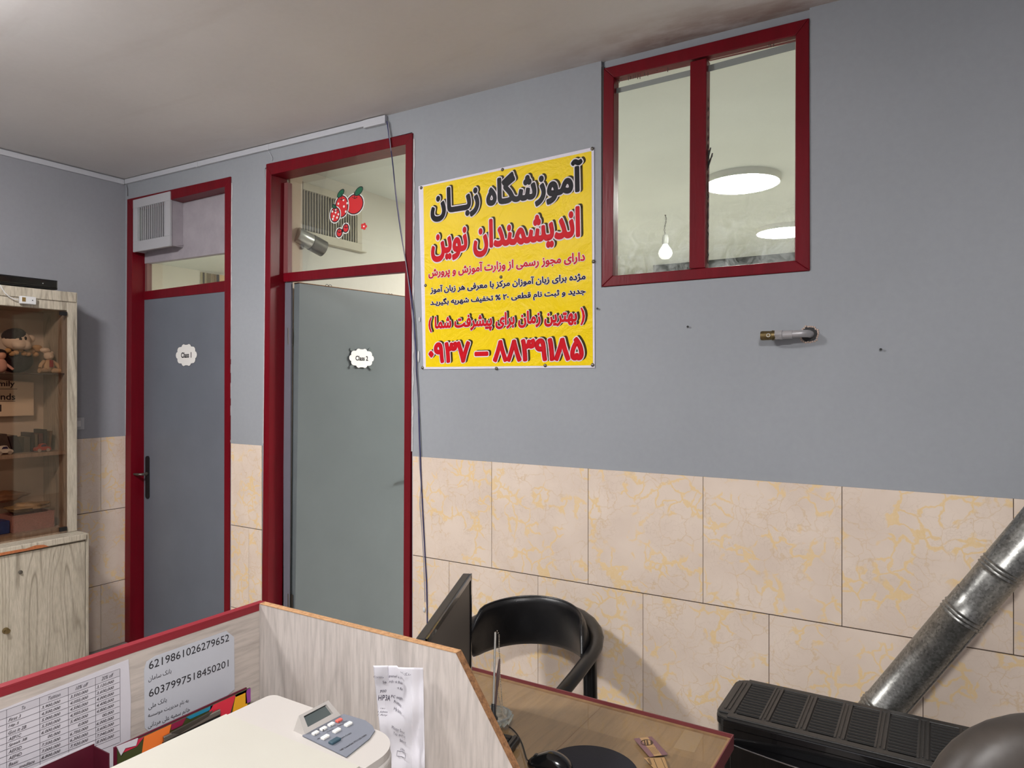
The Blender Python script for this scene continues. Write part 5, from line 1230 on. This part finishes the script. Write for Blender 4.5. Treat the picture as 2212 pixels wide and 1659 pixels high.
for k in range(5): q.prism(zq(((900 + k * 9, 645 + k * 18), (935 + k * 7, 640 + k * 18), (940 + k * 7, 650 + k * 18), (905 + k * 9, 656 + k * 18)), DZ + .0009), (0, 0, .0002))
q.build('print', mat('card_ink', (66, 48, 34), .6), bc2)
q = MB(); q.prism(zq(((1430, 232), (1690, 296), (1560, 560), (1262, 492)), DZ - .0079), (0, 0, .0003)); tag(q.build('clear_sticker', mat('tan_film', (160, 132, 100), .35), None), 'pale translucent rectangle under the glass near the far desk corner', 'sticker')

# ================================================================== CHAIR BY THE WALL
CC = Vector((3.45, -.38, 0)); R_ = .27
ch = thing('armchair', (3.45, -.45, FZ), 'black armchair with curved padded back standing against the tiled wall', 'chair')
M_lea = mat('black_leather', (17, 17, 19), .36, bump=.15, bscale=220); M_lac = mat('black_lacquer', (16, 16, 17), .3)
q = MB(); nseg = 28; prof = []
for k in range(nseg + 1):
    an = math.radians(4 + 182 * k / nseg); e = min(k, nseg - k) / nseg; taper = min(1, (e / .08)) ** .5 if e < .08 else 1
    zc = .643 - .03 * (1 - math.sin(min(max(an, 0), math.pi))) ; hh = .108 * max(taper, .18); th = .019 * max(taper, .4)
    nx_, ny_ = math.cos(an), math.sin(an); row = []
    for j in range(16):
        t = 2 * math.pi * j / 16; zz = math.copysign(abs(math.sin(t)) ** .75, math.sin(t)) * hh; rr_ = math.copysign(abs(math.cos(t)) ** .8, math.cos(t)) * th
        rad_ = R_ - .025 + rr_ - .02 * (zz / .108)
        row.append((CC.x + rad_ * nx_, CC.y + rad_ * ny_, zc + zz))
    prof.append(row)
vs = [p for r_ in prof for p in r_]; fs = [(i*16+j, i*16+(j+1)%16, (i+1)*16+(j+1)%16, (i+1)*16+j) for i in range(nseg) for j in range(16)] + [tuple(range(15, -1, -1)), tuple(range(nseg*16, nseg*16+16))]
q.add(vs, fs); bk_ = q.build('backrest', M_lea, ch, smooth=True)
q = MB(); q.tube([(prof[k][4][0], prof[k][4][1], prof[k][4][2] + .001) for k in range(nseg + 1)], .004, 6); q.build('piping', M_lea, bk_)
# bent frame: from the right arm around the back to the left arm
fp = []
for s_ in (1,):
    fp += [(CC.x + R_ - .02, CC.y - .36, .44), (CC.x + R_ - .005, CC.y - .32, .52), (CC.x + R_ + .0, CC.y - .22, .575), (CC.x + R_ + .01, CC.y - .10, .61)]
for k in range(15):
    an = math.pi * k / 14; fp.append((CC.x + (R_ + .012) * math.cos(an), CC.y + (R_ + .012) * math.sin(an), .635 + .06 * math.sin(an)))
fp += [(CC.x - R_ - .01, CC.y - .10, .61), (CC.x - R_, CC.y - .22, .575), (CC.x - R_ + .005, CC.y - .32, .52), (CC.x - R_ + .02, CC.y - .36, .44)]
q = MB(); q.tube(fp, .030, 12, flat=.62); q.build('arm_frame', M_lac, ch, smooth=True)
for sx in (-1, 1):
    x_ = CC.x + sx * (R_ - .01)
    q = MB(); q.tube([(x_ - sx * .01, CC.y - .34, .46), (x_ - sx * .01, CC.y - .34, .25), (x_, CC.y - .36, FZ)], [.026, .024, .018], 10); q.build('leg', M_lac, ch, smooth=True)
    ry = .06 if sx > 0 else -.03; rx = -.012 if sx > 0 else -.012
    q = MB(); q.tube([(x_ + rx + sx * .005, CC.y + ry, .64), (x_ + rx, CC.y + ry + .02, .42), (x_ + rx + sx * .01, CC.y + ry + .06, FZ)], [.027, .027, .018], 10); q.build('leg', M_lac, ch, smooth=True)
q = MB(); q.ball((CC.x, CC.y - .14, .388), (.25, .24, .034), 28, 12, pw=.7); q.build('seat', M_lea, ch, smooth=True)
q = MB(); q.tube([(CC.x - .25, CC.y - .34, .345), (CC.x + .25, CC.y - .34, .345)], .014, 8); q.tube([(CC.x - .25, CC.y + .06, .345), (CC.x + .25, CC.y + .06, .345)], .014, 8)
for sx in (-1, 1): q.tube([(CC.x + sx * .255, CC.y - .34, .345), (CC.x + sx * .26, CC.y + .07, .345)], .014, 8)
q.build('seat_frame', M_lac, ch)

# ================================================================== GAS HEATER
HZ = .63
c0 = onZ(1612, 1464, HZ); c1 = onZ(1553, 1525, HZ); 
HX0, HYB = onZ(1590, 1480, HZ).x - .012, c0.y; HYF = onZ(1700, 1580, HZ).y; HX1 = HX0 + .83
ht = thing('gas_heater', ((HX0 + HX1) / 2, (HYB + HYF) / 2, FZ), 'black enamelled gas heater with slotted top grille below the flue pipe', 'heater')
M_en = mat('black_enamel', (12, 12, 13), .2, coat=.5); M_gr = mat('charcoal_grille', (44, 43, 42), .45, bump=.2, bscale=200)
slab(rr(HX0 + .004, HYF + .004, HX1 - .004, HYB - .004, .045, 7), FZ + .05, HZ - .035).build('casing', M_en, ht)
slab(rr(HX0 + .03, HYF + .03, HX1 - .03, HYB - .03, .03, 4), FZ, FZ + .05).build('plinth', M_black, ht)
slab(rr(HX0, HYF, HX1, HYB, .05, 8), HZ - .036, HZ - .012).build('top_band', M_en, ht, bevel=.004)
outl = rr(HX0, HYF, HX1, HYB, .05, 8)
# grille top: border plus six slotted bays
NB = 7; gx0, gx1, gyf, gyb = HX0 + .055, HX1 - .05, HYF + .035, HYB - .03; bw = (gx1 - gx0) / NB
slab(rr(HX0 + .002, HYF + .002, HX1 - .002, HYB - .002, .048, 8), HZ - .012, HZ - .006).build('grille_plate', M_gr, ht)
q = MB(); q.box((HX0 + .04, gyb, HZ - .006), (HX1 - .04, HYB - .006, HZ)); q.box((HX0 + .04, HYF + .006, HZ - .006), (HX1 - .04, gyf, HZ)); q.box((HX0 + .010, HYF + .03, HZ - .006), (gx0, HYB - .03, HZ)); q.box((gx1, HYF + .03, HZ - .006), (HX1 - .010, HYB - .03, HZ)); q.build('grille_border', M_gr, ht, bevel=.003)
q = MB(); q.box((HX0 + .022, HYF + .05, HZ), (HX0 + .028, HYB - .045, HZ + .003)); q.box((HX0 + .034, HYF + .05, HZ), (HX0 + .040, HYB - .045, HZ + .003)); q.build('pressed_rib', M_gr, ht, bevel=.001)
fr1 = fr2 = fs1 = None
for k in range(NB):
    x0 = gx0 + k * bw
    q = MB(); q.box((x0 + .006, gyf + .002, HZ - .0059), (x0 + bw * .70, gyb - .002, HZ - .0054))
    if k == 0: sl_first = q.build('slot_recess', mat('slot_black', (5, 5, 5), .9, spec=.1), ht); 
    else: o = sl_first.copy(); C.objects.link(o); o.location = (k * bw, 0, 0)
    NS = 12
    for j in range(NS):
        y = gyf + .006 + (gyb - gyf - .012) * (j + .5) / NS
        if fs1 is None:
            q = MB(); q.prism([(x0 + .003, y - .0020, HZ - .005), (x0 + .003, y + .0020, HZ - .005), (x0 + .003, y + .0026, HZ + .001), (x0 + .003, y - .0012, HZ + .001)], (bw * .70, 0, 0)); fs1 = q.build('slat', M_gr, ht); x00, y00 = x0, y
        else:
            o = fs1.copy(); C.objects.link(o); o.location = (x0 - x00, y - y00, 0)
    if fr1 is None:
        q = MB(); q.box((x0 + bw * .72, gyf, HZ - .0055), (x0 + bw * .99, gyb, HZ - .001)); q.box((x0 + bw * .72, gyf, HZ - .001), (x0 + bw * .78, gyb, HZ + .002)); q.box((x0 + bw * .84, gyf + .01, HZ - .001), (x0 + bw * .88, gyb - .01, HZ + .002)); q.box((x0 + bw * .93, gyf, HZ - .001), (x0 + bw * .99, gyb, HZ + .002)); fr1 = q.build('bay_rib', M_gr, ht, bevel=.001)
    else:
        o = fr1.copy(); C.objects.link(o); o.location = (k * bw, 0, 0)
# bowed front glass panel, a bright metal strip painting the highlight on its top edge
q = MB(); n_ = 20; fpn = []
for k in range(n_ + 1):
    t = k / n_; fpn.append((HX0 + .055 + (HX1 - HX0 - .11) * t, HYF - .012 - .045 * math.sin(math.pi * t) ** .8))
pp = [(x, y, .1) for x, y in fpn] + [(x, HYF + .002, .1) for x, y in reversed(fpn)]
q.prism(pp, (0, 0, HZ - .075 - .1)); q.build('front_panel', mat('black_glass_front', (8, 8, 9), .08, coat=.6), ht, bevel=.002)
q = MB(); q.tube([(x, y - .001, HZ - .073) for x, y in fpn], .0022, 6); q.build('front_edge_highlight', mat('edge_highlight', (200, 200, 200), .15, metal=1), ht)

# ================================================================== FLUE PIPE
fy = -.13
A = onY(1870, 1572, fy); B_ = onY(2230, 1152, fy); ax = (B_ - A).normalized(); ext = B_ + ax * .35
fl_ = thing('flue_pipe', A, 'galvanised steel flue pipe rising at a slant from the heater along the tiled wall', 'pipe')
tg = NT('galvanised_steel'); v = tg.coord((1, 1, 1)); vo = tg.node('ShaderNodeTexVoronoi'); vo.inputs['Scale'].default_value = 160; tg.link(v, vo.inputs['Vector'])
n1 = tg.noise(v, 16, 5, .6); mixd = tg.mix(.55, vo.outputs['Color'], n1, 'MIX')
tg.link(tg.ramp(mixd, [(.25, s2l((104, 104, 101))), (.75, s2l((158, 158, 154)))]), tg.b.inputs['Base Color']); tg.b.inputs['Metallic'].default_value = .85
rr2 = tg.node('ShaderNodeMapRange'); tg.link(n1, rr2.inputs[0]); rr2.inputs[3].default_value = .22; rr2.inputs[4].default_value = .5; tg.link(rr2.outputs[0], tg.b.inputs['Roughness'])
tg.bump(n1, .15, .004)
def along(x, y):      # distance along the pipe of a photo point
    p = onY(x, y, fy); return (p - A).dot(ax)
RP = .061; Lp = (ext - A).length; L1 = along(2084, 1326); L2 = along(2166, 1228); L0 = along(1905, 1530)
def beadset(c): return [(RP, c - .022), (RP + .0035, c - .018), (RP, c - .013), (RP, c - .010), (RP + .004, c - .006), (RP, c - .001), (RP, c + .002), (RP + .0035, c + .007), (RP, c + .012)]
LJ = along(2110, 1290)
q = MB(); q.lathe(A, [(RP - .004, 0.0)] + [(RP, 0.001)] + beadset(L0 - .0) + beadset(L1) + [(RP, LJ)], ax, 36); q.build('lower_pipe', tg.m, fl_, smooth=True)
q = MB(); q.lathe(A, [(RP - .002, LJ - .02), (RP - .002, L2 - .03)] + [(r_ - .002, h_) for r_, h_ in beadset(L2)] + [(RP - .002, Lp)], ax, 36); q.build('upper_pipe', tg.m, fl_, smooth=True)
sd = Vector((0, -1, 0)).cross(ax).normalized(); off = (Vector((0, -1, 0)) * math.cos(1.0) - sd * math.sin(1.0) * (1 if sd.z > 0 else -1)) * RP
q = MB(); q.tube([A + off + ax * .02, A + off + ax * (LJ - .02)], .0022, 6); q.build('seam', tg.m, fl_)
q = MB(); q.tube([A - ax * .03 + Vector((0, 0, -.14)), A - ax * .012 + Vector((0, 0, -.045)), A + ax * .01], RP - .004, 24) ; q.build('flue_elbow', tg.m, fl_, smooth=True)

# ================================================================== LEATHER OFFICE CHAIR, lower right
oc = thing('office_chair', (4.9, -1.05, FZ), 'brown leather office chair back in the lower right corner', 'chair')
M_br = mat('worn_brown_leather', (56, 50, 45), .5, var=.35, vscale=7, bump=.15, bscale=30)
Pb = onP(2190, 1700, (5.0, -1.25, 0), (0, 1, 0))
rt = Matrix.Rotation(math.radians(-58.5), 3, 'Z')
BC = Vector((5.013, -1.259, .80))
q = MB(); q.ball(BC, (.075, .25, .30), 32, 22, rot=rt, pw=.72); q.build('backrest', M_br, oc, smooth=True)
q = MB(); q.ball(BC + Vector((-.14, .24, -.33)), (.25, .25, .06), 24, 12, rot=rt, pw=.6); q.build('seat', M_br, oc, smooth=True)
sc_ = BC + Vector((-.14, .24, 0))
q = MB(); q.cyl((sc_.x, sc_.y, FZ + .08), (sc_.x, sc_.y, .43), .028, 14); q.build('post', M_black, oc)
q = MB(); q.tube([(BC.x + .04, BC.y - .06, .72), (BC.x + .04, BC.y - .06, .46), (BC.x - .08, BC.y + .14, .415)], .02, 8); q.build('back_bracket', M_black, oc)
for k in range(5):
    t = 2 * math.pi * k / 5 + .3; e_ = (sc_.x + .29 * math.cos(t), sc_.y + .29 * math.sin(t))
    q = MB(); q.tube([(sc_.x, sc_.y, FZ + .10), (e_[0], e_[1], FZ + .07)], [.026, .016], 8); lg = q.build('leg', M_black, oc)
    q = MB(); q.cyl((e_[0] - .01, e_[1], FZ + .028), (e_[0] + .012, e_[1], FZ + .028), .028, 12); q.build('caster', M_dark, lg)
